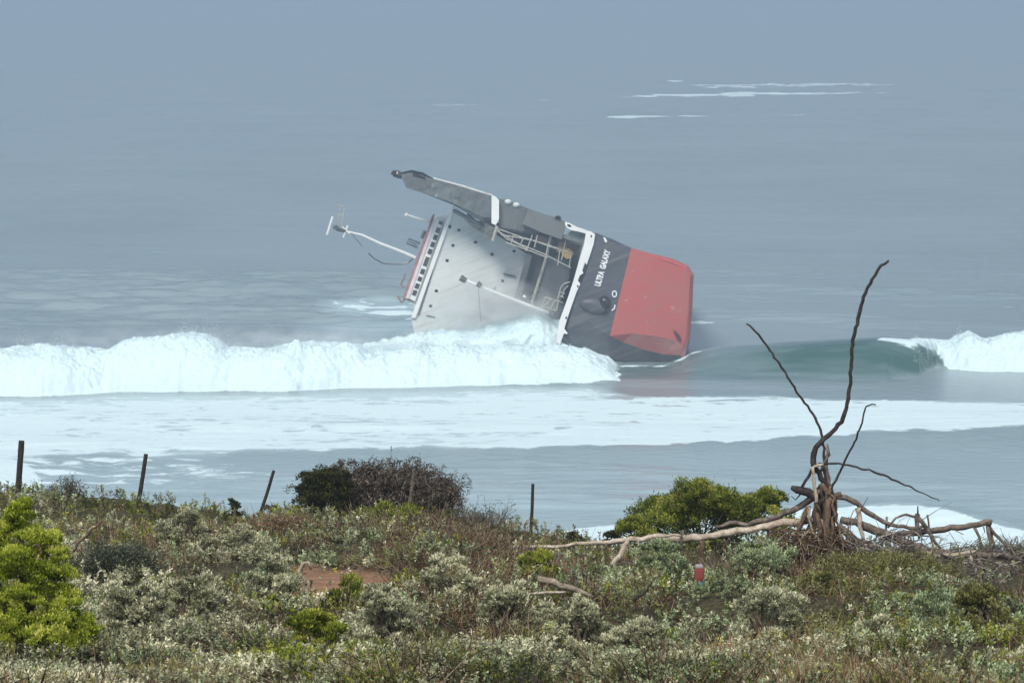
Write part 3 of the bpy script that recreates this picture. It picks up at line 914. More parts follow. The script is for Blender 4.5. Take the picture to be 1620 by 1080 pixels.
m_mist2 = build_mist(); 
for n_ in m_mist2.node_tree.nodes:
    if n_.type == 'MATH' and abs(n_.inputs[1].default_value - 1.15) < 1e-4: n_.inputs[1].default_value = 0.22
    if n_.type == 'TEX_NOISE': n_.inputs['Scale'].default_value = 1.0
    if n_.type == 'TEX_COORD': tc_ = n_
mp_ = m_mist2.node_tree.nodes.new('ShaderNodeMapping'); mp_.inputs['Scale'].default_value = (14, 2, 2)
m_mist2.node_tree.links.new(tc_.outputs['Object'], mp_.inputs['Vector'])
for n_ in m_mist2.node_tree.nodes:
    if n_.type == 'TEX_NOISE': m_mist2.node_tree.links.new(mp_.outputs[0], n_.inputs['Vector'])
mist2 = sphere_obj('sea_mist', at(400, 540, 414), (52, 4.0, 2.6), m_mist2)
tag(mist2, 'thin veil of mist smoking off the crest of the long white breaker', 'mist', kind='stuff')
mist = sphere_obj('sea_mist', at(785, 503, 434), (11.5, 4.5, 6.6), build_mist())
tag(mist, 'pale mist of spray drifting over the lower wall of the ship', 'mist', kind='stuff')

# ================================================================== THE DUNE
def drop0(x, Y):
    """drop of the dune surface below the eye"""
    px = 810 + F * x / (np.maximum(Y, 1) * 1.0)
    dl = 1.7 + 0.196 * np.minimum(Y, 25)
    edge_drop = 12.0 + I(px, [(-600, -0.6), (0, -0.36), (300, 0.05), (450, 0.2), (700, 0.15), (800, 0.62), (900, 0.9), (1200, 0.95), (1300, 1.1), (1620, 1.1), (2400, 1.0)]) * sstep(20, 60, Y)
    slope = (edge_drop - 6.6) / 37.0
    d = dl + np.clip(Y - 25, 0, 37) * slope
    d = d + 0.52 * np.exp(-((px - 1080) / 230) ** 2 - ((Y - 45) / 5.5) ** 2) + 0.60 * np.exp(-((px - 1530) / 150) ** 2 - ((Y - 44) / 6) ** 2)
    d = d + np.clip(Y - 62, 0, None) * 0.30 + 0.1 * np.clip(Y - 60, 0, 4)
    return d


def hummock(x, Y):
    a = fbm(x / 1.1 + 40, Y / 1.4, 3, 91)
    b = fbm(x / 3.5 + 10, Y / 4.0, 2, 95)
    return (0.50 * sstep(0.30, 0.66, a) + 0.34 * (b - 0.5)) * (1 + 0.5 * sstep(50, 38, Y))


def bare(px, py):
    """1 where open soil shows"""
    e = ((px - 545) / 88) ** 2 + ((py - 930) / 30) ** 2
    e2 = ((px - 475) / 40) ** 2 + ((py - 905) / 14) ** 2
    return np.maximum(sstep(1.5, 0.5, e), 0.8 * sstep(1.3, 0.5, e2))


def ground_z(x, Y):
    x = np.asarray(x, float); Y = np.asarray(Y, float)
    z = CAMZ - drop0(x, Y)
    px, py = proj(x, Y, z)
    return z + hummock(x, Y) * 0.62 * (1 - bare(px, py)) * sstep(66, 60, Y)


def hit(px, py, lift=0.15):
    """distance at which the line of sight first meets the scrub"""
    for Y in np.arange(20, 62, 0.1):
        p = at(px, py, Y)
        if p.z <= float(ground_z(p.x, Y)) + lift:
            return float(Y)
    return 60.0


def build_ground():
    m, t, out = mat('dune_soil')
    L = t.links.new
    tc = N(t, 'ShaderNodeTexCoord')
    a = N(t, 'ShaderNodeAttribute', attribute_name='bare')
    n1 = N(t, 'ShaderNodeTexNoise', i_Scale=3.0, i_Detail=9.0, i_Roughness=0.7)
    L(tc.outputs['Object'], n1.inputs['Vector'])
    n2 = N(t, 'ShaderNodeTexNoise', i_Scale=22.0, i_Detail=5.0, i_Roughness=0.7)
    L(tc.outputs['Object'], n2.inputs['Vector'])
    soil = ramp(t, n1.outputs[0], [(0.3, (0.24, 0.135, 0.08)), (0.55, (0.37, 0.22, 0.14)), (0.75, (0.44, 0.30, 0.2))])
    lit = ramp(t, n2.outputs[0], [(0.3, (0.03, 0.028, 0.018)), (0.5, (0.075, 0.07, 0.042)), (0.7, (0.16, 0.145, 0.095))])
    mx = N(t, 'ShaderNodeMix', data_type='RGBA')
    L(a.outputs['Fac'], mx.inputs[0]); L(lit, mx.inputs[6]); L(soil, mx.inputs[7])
    p = N(t, 'ShaderNodeBsdfPrincipled', i_Roughness=0.95)
    p.inputs['Specular IOR Level'].default_value = 0.15
    L(mx.outputs[2], p.inputs['Base Color'])
    b = N(t, 'ShaderNodeBump', i_Strength=0.9, i_Distance=0.05)
    L(n2.outputs[0], b.inputs['Height']); L(b.outputs[0], p.inputs['Normal'])
    L(p.outputs[0], out.inputs[0])
    Ys = np.concatenate([np.linspace(-25, 10, 30)[:-1], np.linspace(10, 70, 420)[:-1], np.linspace(70, 270, 60)])
    us = np.concatenate([np.linspace(-1, -0.3, 30)[:-1], np.linspace(-0.3, 0.3, 420), np.linspace(0.3, 1, 30)[1:]])
    U, YY = np.meshgrid(us, Ys)
    X = U * (30 + 0.72 * np.maximum(YY, 0))
    z = ground_z(X, np.maximum(YY, 0.5)) - np.where(YY < 0, 0, 0)
    px, py = proj(X, np.maximum(YY, 5), z)
    V = np.stack([X, YY, z], -1).reshape(-1, 3)
    nr, nc = X.shape
    i = np.arange(nr - 1)[:, None] * nc + np.arange(nc - 1)[None]
    Fs = np.stack([i, i + 1, i + nc + 1, i + nc], -1).reshape(-1, 4)
    o = add_mesh('dune_ground', V, Fs, m, smooth=True, attrs={'bare': bare(px, py) * (YY > 20)})
    tag(o, kind='structure')


build_ground()


# ------------------------------------------------------------------ plants
def unit(v):
    return v / np.maximum(np.linalg.norm(v, axis=-1, keepdims=True), 1e-9)


def leaves(P, Dr, ln, wd):
    """rhombic leaves at points P along directions Dr"""
    n = len(P)
    Dr = unit(Dr)
    r = rng.normal(size=(n, 3))
    sd_ = unit(np.cross(Dr, r))
    ln = np.broadcast_to(ln, (n,))[:, None]; wd = np.broadcast_to(wd, (n,))[:, None]
    nrm = np.cross(Dr, sd_)
    a = P; c = P + Dr * ln + nrm * ln * 0.12
    mid = P + Dr * ln * 0.55 - nrm * ln * 0.05
    V = np.stack([a, mid + sd_ * wd * 0.5, c, mid - sd_ * wd * 0.5], 1).reshape(-1, 3)
    Fs = (np.arange(n)[:, None] * 4 + np.arange(4)[None])
    return V, Fs


def prisms(A, B, ra, rb):
    n = len(A)
    d = unit(B - A)
    r = rng.normal(size=(n, 3)); u = unit(np.cross(d, r)); v = np.cross(d, u)
    ra = np.broadcast_to(ra, (n,))[:, None]; rb = np.broadcast_to(rb, (n,))[:, None]
    L_ = []
    for P, rr in ((A, ra), (B, rb)):
        for k in range(3):
            an = 2 * math.pi * k / 3
            L_.append(P + (u * math.cos(an) + v * math.sin(an)) * rr)
    V = np.stack(L_, 1).reshape(-1, 3)
    b = np.arange(n)[:, None] * 6
    Fs = np.concatenate([b + np.array([[k, (k + 1) % 3, 3 + (k + 1) % 3, 3 + k]]) for k in range(3)])
    return V, Fs


def shoots(base, dirs, L, k, ln, wd, spread=0.9):
    """k leaves along each shoot; returns leaf mesh + per-vertex shoot id"""
    n = len(base)
    t = 1 - 0.6 * rng.uniform(0, 1.0, (n, k, 1)) ** 1.3
    d = unit(dirs)[:, None, :]
    Ls = np.broadcast_to(L, (n,))[:, None, None]
    P = base[:, None, :] + d * Ls * t
    rad = rng.normal(size=(n, k, 3))
    Dr = d * rng.uniform(0.2, 1.0, (n, k, 1)) + unit(rad) * spread * (1.15 - 0.5 * t)
    V, Fs = leaves(P.reshape(-1, 3), Dr.reshape(-1, 3), np.repeat(np.broadcast_to(ln, (n,)), k) * rng.uniform(.7, 1.25, n * k), np.repeat(np.broadcast_to(wd, (n,)), k))
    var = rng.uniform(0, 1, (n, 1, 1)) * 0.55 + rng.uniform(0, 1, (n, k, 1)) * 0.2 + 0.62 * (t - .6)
    var = np.repeat(var.reshape(-1), 4)
    return V, Fs, var


class Acc:
    def __init__(s): s.V = []; s.F = []; s.a = []; s.n = 0

    def add(s, V, Fs, var=None):
        if var is None: var = np.zeros(len(V))
        s.V.append(V); s.F.append(Fs + s.n); s.a.append(var); s.n += len(V)

    def build(s, name, m, parent=None):
        V = np.concatenate(s.V)
        if parent: V = V - np.array(parent.location)[None]
        return add_mesh(name, V, np.concatenate(s.F), m, parent, attrs={'var': np.concatenate(s.a)})


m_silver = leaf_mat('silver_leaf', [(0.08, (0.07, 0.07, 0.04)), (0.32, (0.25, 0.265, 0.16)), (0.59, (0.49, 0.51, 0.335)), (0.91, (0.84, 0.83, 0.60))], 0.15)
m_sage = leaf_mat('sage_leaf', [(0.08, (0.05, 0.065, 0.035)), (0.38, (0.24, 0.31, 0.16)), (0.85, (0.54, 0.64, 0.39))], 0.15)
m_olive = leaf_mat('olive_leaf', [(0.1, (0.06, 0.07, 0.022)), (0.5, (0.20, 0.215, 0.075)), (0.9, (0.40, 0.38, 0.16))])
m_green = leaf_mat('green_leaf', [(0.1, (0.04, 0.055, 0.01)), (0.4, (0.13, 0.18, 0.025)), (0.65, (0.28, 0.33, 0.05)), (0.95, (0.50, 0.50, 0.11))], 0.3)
m_lime = leaf_mat('lime_leaf', [(0.05, (0.08, 0.11, 0.01)), (0.3, (0.25, 0.34, 0.03)), (0.6, (0.52, 0.60, 0.07)), (0.9, (0.84, 0.84, 0.24))], 0.35)
m_lime2 = leaf_mat('young_green_leaf', [(0.1, (0.05, 0.07, 0.01)), (0.4, (0.18, 0.24, 0.025)), (0.65, (0.36, 0.42, 0.05)), (0.95, (0.6, 0.6, 0.14))], 0.3)
m_darkg = leaf_mat('dark_leaf', [(0.1, (0.015, 0.02, 0.008)), (0.6, (0.05, 0.06, 0.018)), (0.95, (0.16, 0.16, 0.035))], 0.15)
m_feather = leaf_mat('feathery_leaf', [(0.1, (0.03, 0.04, 0.03)), (0.6, (0.09, 0.11, 0.075)), (0.95, (0.2, 0.22, 0.14))], 0.15)
m_dry = leaf_mat('dry_grass', [(0.1, (0.12, 0.07, 0.03)), (0.5, (0.30, 0.20, 0.10)), (0.9, (0.52, 0.42, 0.26))], 0.2)
m_brownleaf = leaf_mat('dead_leaf', [(0.1, (0.025, 0.02, 0.015)), (0.5, (0.085, 0.068, 0.05)), (0.9, (0.22, 0.19, 0.15))], 0.15)
m_twig = leaf_mat('twig_bark', [(0.1, (0.045, 0.026, 0.015)), (0.5, (0.13, 0.08, 0.045)), (0.95, (0.42, 0.35, 0.25))], 0.0, 0.85)
m_gtwig = leaf_mat('grey_twig_bark', [(0.1, (0.05, 0.045, 0.04)), (0.55, (0.14, 0.125, 0.11)), (0.95, (0.36, 0.34, 0.30))], 0.0, 0.85)

# ---- the carpet of low scrub ---------------------------------------
SIL, SAG, OLI, GRN, DRY, TWG = range(6)
PATCH = [  # centre px, py, radii, kind, weight
    (70, 820, 260, 35, OLI, 1.2), (330, 830, 260, 24, OLI, 1.6), (330, 822, 120, 14, GRN, .9), (220, 862, 170, 30, DRY, 2.2), (60, 870, 120, 30, DRY, 1.2),
    (330, 900, 200, 50, SIL, 1.6), (520, 880, 110, 35, SAG, 2.0), (450, 845, 90, 25, DRY, 1.4), (560, 842, 150, 20, TWG, 1.0),
    (620, 825, 130, 20, OLI, 1.5), (740, 885, 120, 60, TWG, 3.4), (740, 870, 130, 60, OLI, 1.4), (740, 950, 90, 35, DRY, 1.4), (510, 968, 70, 14, GRN, 2.4), (620, 940, 60, 30, GRN, 1.0),
    (250, 1000, 240, 90, SIL, 2.0), (640, 1030, 240, 60, SIL, 2.2), (500, 1055, 70, 26, GRN, 2.2), (770, 985, 80, 35, TWG, 2.2), (850, 990, 60, 26, GRN, 1.8),
    (920, 1045, 200, 50, SIL, 2.2), (1000, 960, 170, 50, SAG, 2.4), (900, 880, 130, 35, OLI, 1.6), (1030, 895, 160, 30, DRY, 1.2), (1150, 870, 110, 30, OLI, 1.4), (1180, 850, 60, 18, GRN, .8),
    (1160, 965, 110, 50, SAG, 2.2), (1170, 1040, 130, 50, SIL, 1.8), (1250, 900, 110, 45, TWG, 2.4), (1400, 905, 200, 40, OLI, 2.0), (1350, 930, 120, 40, DRY, 1.4),
    (1430, 990, 180, 70, OLI, 2.2), (1430, 1000, 120, 50, GRN, .7), (1560, 1000, 120, 70, SAG, 2.2), (1590, 930, 90, 40, TWG, 1.6), (1350, 1060, 260, 34, SIL, 2.2), (1350, 1060, 260, 40, DRY, .9), (1600, 1050, 80, 30, GRN, .8),
    (150, 1060, 200, 60, SIL, 2.0), (420, 1000, 160, 60, SIL, 2.0), (420, 1010, 60, 20, TWG, .8), (1000, 1060, 260, 40, SIL, 1.6)]


def kind_at(px, py, x, Y):
    W = np.zeros((6, len(px)))
    W[SIL] += 0.22; W[OLI] += 0.34; W[DRY] += 0.10; W[SAG] += 0.2; W[TWG] += 0.02; W[GRN] += 0.06
    for cx, cy, rx, ry, k, wt in PATCH:
        W[k] += wt * np.exp(-(((px - cx) / rx) ** 2 + ((py - cy) / ry) ** 2))
    G0 = W[GRN].copy()
    for k in range(6):
        W[k] *= 0.05 + 2.2 * sstep(0.42, 0.60, fbm(x / 0.8 + 31 * k, Y / 1.0, 2, 200 + k))
    W[DRY] *= 0.45; W[TWG] *= 0.62; W[GRN] *= 1.3; W[SAG] *= 1.25
    W[GRN] = 0.5 * W[GRN] + 0.8 * G0
    C = np.cumsum(W, 0)
    r = rng.uniform(0, 1, len(px)) * C[-1]
    return (r[None] > C).sum(0)


def build_scrub():
    n = 165000
    u = rng.uniform(0, 1, n)
    Y = 1 / (1 / 14.0 + u * (1 / 64.0 - 1 / 14.0))
    t = rng.uniform(-0.27, 0.27, n)
    ne = 5200
    Y = np.concatenate([Y, rng.uniform(35.5, 44, ne)]); t = np.concatenate([t, (rng.uniform(930, 1360, ne) - 810) / F])
    ne2 = 1500
    Y = np.concatenate([Y, rng.uniform(40, 48, ne2)]); t = np.concatenate([t, (rng.uniform(400, 720, ne2) - 810) / F])
    n = len(Y)
    x = t * Y
    z = ground_z(x, Y)
    px, py = proj(x, Y, z)
    keep = rng.uniform(0, 1, n) > bare(px, py) * 0.97
    x, Y, z, px, py = [a[keep] for a in (x, Y, z, px, py)]
    k2 = rng.uniform(0, 1, len(x)) < (0.85 + 0.3 * sstep(0.0, 0.4, hummock(x, Y))) * (0.18 + 1.3 * sstep(0.38, 0.54, fbm(x / .20, Y / .42, 2, 555)))
    x, Y, z, px, py = [a[k2] for a in (x, Y, z, px, py)]
    clr = np.zeros(len(x))
    for cx_, cy_, rx_, ry_ in [(1104, 915, 22, 16), (880, 932, 62, 22), (1550, 925, 95, 46), (1280, 905, 50, 30), (485, 925, 30, 20)]:
        clr = np.maximum(clr, sstep(1.3, 0.5, ((px - cx_) / rx_) ** 2 + ((py - cy_) / ry_) ** 2))
    k3 = rng.uniform(0, 1, len(x)) > clr * .85
    x, Y, z, px, py = [a[k3] for a in (x, Y, z, px, py)]
    kd = kind_at(px, py, x, Y)
    P = np.stack([x, Y, z], -1)
    hm = hummock(x, Y)
    sc = (Y / 38.0) ** 0.6
    stem = Acc()
    for kind, name, m, k, L0, ln, wd, spr, label, cat in [
        (SIL, 'silver_scrub', m_silver, 18, 0.155, 0.048, 0.021, 1.1, 'silvery grey-green low scrub with pale tips covering much of the near dune', 'scrub'),
        (SAG, 'sage_scrub', m_sage, 18, 0.155, 0.049, 0.022, 1.1, 'dull sage-green leafy scrub between the silver bushes', 'scrub'),
        (OLI, 'olive_scrub', m_olive, 15, 0.17, 0.044, 0.014, .8, 'olive and brownish fine-leaved scrub along the crest and around the dead tree', 'scrub'),
        (GRN, 'green_ground_cover', m_lime2, 16, 0.15, 0.052, 0.020, .9, 'fresh green low ground cover in scattered patches', 'ground cover')]:
        s = kd == kind
        nn = s.sum()
        d = np.stack([rng.normal(0, .38, nn), rng.normal(0, .38, nn) - 0.1, np.ones(nn)], -1)
        L = L0 * rng.uniform(.6, 1.5, nn) * (0.65 + 0.9 * np.clip(hm[s], 0, 1)) * sc[s]
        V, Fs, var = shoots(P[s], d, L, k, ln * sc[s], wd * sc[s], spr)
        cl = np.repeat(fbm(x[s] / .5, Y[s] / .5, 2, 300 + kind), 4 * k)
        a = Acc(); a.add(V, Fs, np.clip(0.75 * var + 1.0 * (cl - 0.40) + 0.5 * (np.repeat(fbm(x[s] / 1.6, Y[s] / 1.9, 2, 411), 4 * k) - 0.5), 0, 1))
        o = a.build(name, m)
        tag(o, label, cat, kind='stuff')
        q = rng.uniform(0, 1, nn) < 0.22
        A = P[s][q]; B = A + unit(d[q]) * L[q][:, None] * 0.8
        V, Fs = prisms(A, B, 0.005, 0.003); stem.add(V, Fs, rng.uniform(.2, 1, len(V)))
    # dry grass
    s = kd == DRY; nn = s.sum(); a = Acc()
    for j in range(9):
        d = np.stack([rng.normal(0, .35, nn), rng.normal(0, .35, nn), np.ones(nn)], -1)
        B = P[s] + np.stack([rng.normal(0, .05, nn), rng.normal(0, .05, nn), np.zeros(nn)], -1)
        V, Fs = leaves(B, d, rng.uniform(.08, .28, nn), 0.009 * sc[s])
        a.add(V, Fs, np.repeat(np.clip(rng.uniform(0, 1, nn) * .6 + .5 * (fbm(x[s] / .6, Y[s] / .6, 2, 9)), 0, 1), 4))
    tag(a.build('dry_grass', m_dry), 'straw-brown dry grass and dead stalks filling the gaps of the scrub', 'grass', kind='stuff')
    # twiggy litter
    s = kd == TWG; nn = s.sum()
    for j in range(7):
        A = P[s] + np.stack([rng.normal(0, .06, nn), rng.normal(0, .06, nn), rng.uniform(0, .05, nn)], -1)
        d = unit(np.stack([rng.normal(0, .8, nn), rng.normal(0, .8, nn), np.abs(rng.normal(.5, .5, nn))], -1))
        L = rng.uniform(.08, .3, nn)[:, None]
        B = A + d * L
        V, Fs = prisms(A, B, 0.007, 0.004); stem.add(V, Fs, np.tile(rng.uniform(0, .9, 1), len(V)) * 0 + np.repeat(rng.uniform(0, .9, nn), 6))
        d2 = unit(d + rng.normal(0, .5, (nn, 3)))
        V, Fs = prisms(B, B + d2 * L * .7, 0.004, 0.002); stem.add(V, Fs, np.repeat(rng.uniform(0, .9, nn), 6))
    tag(stem.build('dead_twig_scrub', m_twig), 'tangled reddish-brown dead twigs among the low scrub', 'twigs', kind='stuff')


build_scrub()


# ---- individual shrubs ------------------------------------------------
def gpos(px, Y):
    x = (px - 810) / F * Y * 1.02
    return np.array([x, Y, float(ground_z(x, Y))])


def lobe_bush(name, label, cat, px, Y, wpx, htop, m, nlobe=14, nleaf=260, ln=0.05, wd=0.022, zbase=None, depth=0.8, lobes=None, twigm=None, group=None, lobe_r=0.36, tips=0.4, dens=1.8, ns=9, srr=(.32, .55), sprig=.06, kspr=1.7, hmin=0.0):
    """shrub of many leafy lobes; wpx half width in photo px, htop photo y of the top"""
    base = gpos(px, Y)
    k = Y / F
    top = at(px, htop, Y).z
    H = max(top - base[2], hmin); Wd = wpx * k
    e = empty(name, tuple(base), label, cat, group)
    a = Acc(); st = MB()
    if lobes is None:
        lobes = []
        for i in range(nlobe):
            th = rng.uniform(0, 2 * math.pi); q = math.sqrt(rng.uniform(0, 1)) * (1 - lobe_r * .6)
            zz = rng.uniform(0.0, 1.0)
            lim = math.sqrt(max(0.05, 1 - (zz * 0.9) ** 2))
            lobes.append((math.cos(th) * q * lim, math.sin(th) * q * lim * depth, zz * (1 - lobe_r * .6), rng.uniform(.7, 1.15) * lobe_r))
    for lx, ly, lz, lr in lobes:
        c = base + np.array([lx * Wd, ly * Wd, lz * H])
        rr = lr * min(Wd, H * 1.3)
        nleaf_ = int(nleaf * dens)
        sv = unit(rng.normal(size=(ns, 3))); sv[:, 2] = np.abs(sv[:, 2]) * np.where(rng.uniform(0, 1, ns) < .2, -1, 1)
        sub = rng.integers(0, ns, nleaf_)
        srad = rng.uniform(srr[0], srr[1], ns); slum = rng.uniform(-.22, .25, ns)
        v = unit(rng.normal(size=(nleaf_, 3)))
        v[:, 2] = np.where(v[:, 2] < -0.2, -v[:, 2], v[:, 2])
        spike = np.where(rng.uniform(0, 1, (nleaf_, 1)) < sprig, rng.uniform(1, kspr, (nleaf_, 1)), 1)
        P = c + sv[sub] * rr * .72 + v * rr * (srad[sub][:, None] * rng.uniform(.5, 1.05, (nleaf_, 1)) * spike)
        Dr = v + np.array([0, 0, tips]) + rng.normal(0, .5, (nleaf_, 3))
        V, Fs = leaves(P, Dr, ln * rng.uniform(.7, 1.3, nleaf_), wd)
        lv = rng.uniform(0, .25)
        var = np.clip(lv + slum[sub] + 0.4 * rng.uniform(0, 1, nleaf_) + 0.3 * np.clip(v[:, 2], 0, 1), 0, 1)  # upward leaves coloured lighter, painting highlights onto the tops of the lumps
        a.add(V, Fs, np.repeat(var, 4))
        mid = Vector((base[0], base[1], base[2])).lerp(Vector(c), .5) + Vector(rng.normal(0, .06, 3))
        st.tube([Vector(base) - Vector((0, 0, .1)), mid, Vector(c)], [.025, .018, .008], 5)
    a.build('foliage', m, e)
    st.V = [(v[0] - base[0], v[1] - base[1], v[2] - base[2]) for v in st.V]
    so = st.build('stem', twigm or m_stem, e)
    return e


m_stem = wood_mat('shrub_stem', (0.05, 0.04, 0.03), (0.12, 0.09, 0.07), (0.22, 0.18, 0.14))


def twig_bush(name, label, cat, px, Y, wpx, htop, m, n0=40, gen=3, r0=0.014, droop=0.0, up=1.0, leafm=None, nleaf=0, ln=.04, wd=.015, depth=.7, group=None, stemname='stem', kids=3):
    base = gpos(px, Y)
    k = Y / F
    H = at(px, htop, Y).z - base[2]; Wd = wpx * k
    e = empty(name, tuple(base), label, cat, group)
    a = Acc()
    A = base + np.stack([rng.normal(0, .3 * Wd, n0), rng.normal(0, .3 * Wd * depth, n0), np.full(n0, -.03)], -1)
    th = rng.uniform(0, 2 * math.pi, n0)
    d = unit(np.stack([np.cos(th) * Wd / max(H, .01) * .75, np.sin(th) * Wd / max(H, .01) * .6 * depth, np.full(n0, up)], -1) * np.array([1, 1, 1]) * rng.uniform(.4, 1, (n0, 1)) + np.array([0, 0, .5]))
    L = rng.uniform(.35, .6, n0) * H
    r = r0
    ends = []
    for g in range(gen + 1):
        nn = len(A)
        B1 = A + d * (L * .5)[:, None]
        d2 = unit(d + rng.normal(0, .25, (nn, 3)) + np.array([0, 0, -droop * g * .4]))
        B = B1 + d2 * (L * .5)[:, None]
        V, Fs = prisms(A, B1, r, r * .85); a.add(V, Fs, np.repeat(rng.uniform(0, 1, nn), 6))
        V, Fs = prisms(B1, B, r * .85, r * .65); a.add(V, Fs, np.repeat(rng.uniform(0, 1, nn), 6))
        ends.append((B1, d)); ends.append((B, d2))
        # children
        kk = kids
        src = np.where(rng.uniform(0, 1, (nn * kk, 1)) < .5, np.repeat(B1, kk, 0), np.repeat(B, kk, 0))
        d = unit(np.repeat(d2, kk, 0) + rng.normal(0, .55, (nn * kk, 3)) + np.array([0, 0, .15 - droop * .5]))
        L = np.repeat(L, kk) * rng.uniform(.4, .75, nn * kk)
        A = src
        r *= .6
    a.build(stemname, m, e)
    if leafm is not None:
        E, Dd = ends[-1]
        E = np.concatenate([E, ends[-2][0]]); Dd = np.concatenate([Dd, ends[-2][1]])
        idx = rng.integers(0, len(E), nleaf)
        P = E[idx] + rng.normal(0, .03, (nleaf, 3))
        V, Fs = leaves(P, Dd[idx] + rng.normal(0, .5, (nleaf, 3)) + np.array([0, 0, -droop]), ln * rng.uniform(.6, 1.3, nleaf), wd)
        c = Acc(); c.add(V, Fs, np.repeat(rng.uniform(0, 1, nleaf), 4)); c.build('foliage', leafm, e)
    return e


# bushes on the crest
lobe_bush('dark_bush', 'rounded dark green bush on the crest at the left end of the dead bush', 'bush', 514, 58.5, 62, 738, m_darkg, 34, 520, .05, .022, lobe_r=.36)
twig_bush('dead_bush', 'large grey-brown dead bush with drooping twigs on the crest, below the foam', 'bush', 612, 59.5, 108, 727, m_gtwig, 170, 3, .018, droop=.6, leafm=m_brownleaf, nleaf=46000, ln=.09, wd=.024, depth=.5)
twig_bush('dead_bush', 'small rounded clump of brown dead twigs right of the large dead bush', 'bush', 690, 59, 34, 748, m_gtwig, 44, 3, .016, droop=.5, leafm=m_brownleaf, nleaf=9000, ln=.06, wd=.018, depth=.6)
lobe_bush('low_green_bush', 'low leafy green bush growing at the foot of the dead bush', 'bush', 622, 57, 72, 792, m_green, 16, 200, .06, .022, depth=.5, lobe_r=.3)
twig_bush('bare_twig_bush', 'bare grey twiggy bush on the crest between the dead bush and the thin post', 'bush', 765, 57.5, 58, 795, m_gtwig, 40, 3, .012, droop=.1, leafm=m_feather, nleaf=900, ln=.05, wd=.016, depth=.5)
twig_bush('bare_twig_bush', 'pointed bare grey bush on the crest between the two leftmost fence posts', 'bush', 112, 57.5, 34, 758, m_gtwig, 30, 3, .013, leafm=m_feather, nleaf=1500, ln=.05, wd=.018, depth=.6)
twig_bush('low_dark_bush', 'low dark spreading bush on the crest to the right of the pointed bare bush', 'bush', 160, 58, 50, 785, m_gtwig, 40, 2, .012, leafm=m_feather, nleaf=3500, ln=.05, wd=.018, depth=.5)
lobe_bush('succulent_plant', 'small dark branching plant silhouetted on the crest left of the leaning post', 'plant', 372, 59, 17, 783, m_darkg, 7, 90, .05, .03, lobe_r=.34)
lobe_bush('low_dark_bush', 'small dark rounded bush in front of the white shore break, right of the thin post', 'bush', 918, 58, 24, 836, m_darkg, 7, 160, .05, .025, depth=.5)
lobe_bush('low_dark_bush', 'smaller dark bush just left of the spreading green bush, before the shore foam', 'bush', 968, 58, 22, 838, m_darkg, 7, 160, .05, .025, depth=.5)
# wide spreading green bush
LB = [(-.1, 0, .3, .45), (.15, .1, .35, .45), (-.35, 0, .3, .4)]
for fx, fz, fr in [(-.95, .30, .16), (-.82, .34, .2), (-.66, .40, .3), (-.5, .48, .28), (-.36, .5, .3), (-.3, .72, .22), (-.18, .95, .26), (-.06, .9, .25), (-.1, .6, .36), (.1, .72, .28), (.2, .55, .36), (.25, .8, .2), (.4, .6, .3),
                   (.52, .7, .2), (.62, .5, .3), (.78, .75, .2), (.85, .8, .17), (.85, .5, .25), (-.5, .3, .34), (-.2, .3, .36), (.1, .3, .36), (.4, .3, .34), (.7, .25, .3), (-.75, .15, .26)]:
    LB.append((fx, rng.uniform(-.35, .35), fz, fr))
lobe_bush('spreading_green_bush', 'wide lumpy bright green bush behind the fallen trunk, left of the upturned roots', 'bush', 1112, 56, 132, 776, m_green, lobes=LB, nleaf=1100, ln=.06, wd=.026, ns=16, srr=(.2, .42), sprig=.12, kspr=1.8)
for (px_, py_, w_, lab) in [(1555, 850, 46, 'wispy grey twig bush before the shore foam under the broken branch tip'), (1600, 846, 36, 'wispy grey twig bush at the right edge before the shore foam')]:
    twig_bush('bare_twig_bush', lab, 'bush', px_, 58, w_, py_, m_gtwig, 26, 3, .009, leafm=m_feather, nleaf=700, ln=.04, wd=.014, depth=.5)

# nearer shrubs
lobe_bush('lime_green_bush', 'tall yellow-green bush rising at the left edge of the foreground', 'bush', 34, 24, 114, 786, m_lime, nleaf=1900, ln=.030, wd=.016, depth=.7,
          lobes=[(.02, 0, .93, .15), (.0, .0, .85, .22), (-.2, .1, .75, .26), (.16, -.1, .72, .24), (.45, 0, .72, .15), (.48, 0, .62, .2), (-.5, 0, .66, .28), (.0, -.3, .6, .3), (.3, -.2, .5, .3), (.58, .0, .48, .24), (-.35, -.2, .5, .3), (-.75, 0, .5, .3),
                 (.1, -.4, .38, .32), (.6, -.1, .33, .28), (.45, -.3, .22, .32), (-.2, -.4, .3, .34), (-.6, -.3, .3, .34), (.85, 0, .17, .24), (.75, -.2, .06, .28), (.2, -.4, .12, .36), (-.3, -.4, .1, .36), (-.9, 0, .25, .3), (-.75, -.2, .08, .3), (.5, -.35, .0, .34)], tips=1.3, ns=26, srr=(.16, .36), sprig=.35, kspr=2.0)
twig_bush('feathery_bush', 'dark grey-green feathery bush beside the yellow-green bush', 'bush', 188, 34.5, 70, 862, m_feather, 110, 3, .009, leafm=m_feather, nleaf=26000, ln=.05, wd=.010, depth=.8, up=.7)
lobe_bush('leafy_green_bush', 'bright green leafy bush at the right end of the bare soil patch', 'bush', 640, 41, 44, 908, m_lime, 14, 220, .05, .018, depth=.6, lobe_r=.34, tips=.9)
lobe_bush('blue_grey_bush', 'blue-grey leafy bush just above the bare soil patch', 'bush', 500, 46.5, 72, 846, m_sage, 22, 330, .04, .018, depth=.6, lobe_r=.3)
twig_bush('brown_twig_bush', 'dense reddish-brown bush of dead twigs in the middle of the slope', 'bush', 745, 43, 105, 828, m_twig, 170, 3, .013, droop=.25, depth=.6, kids=3)
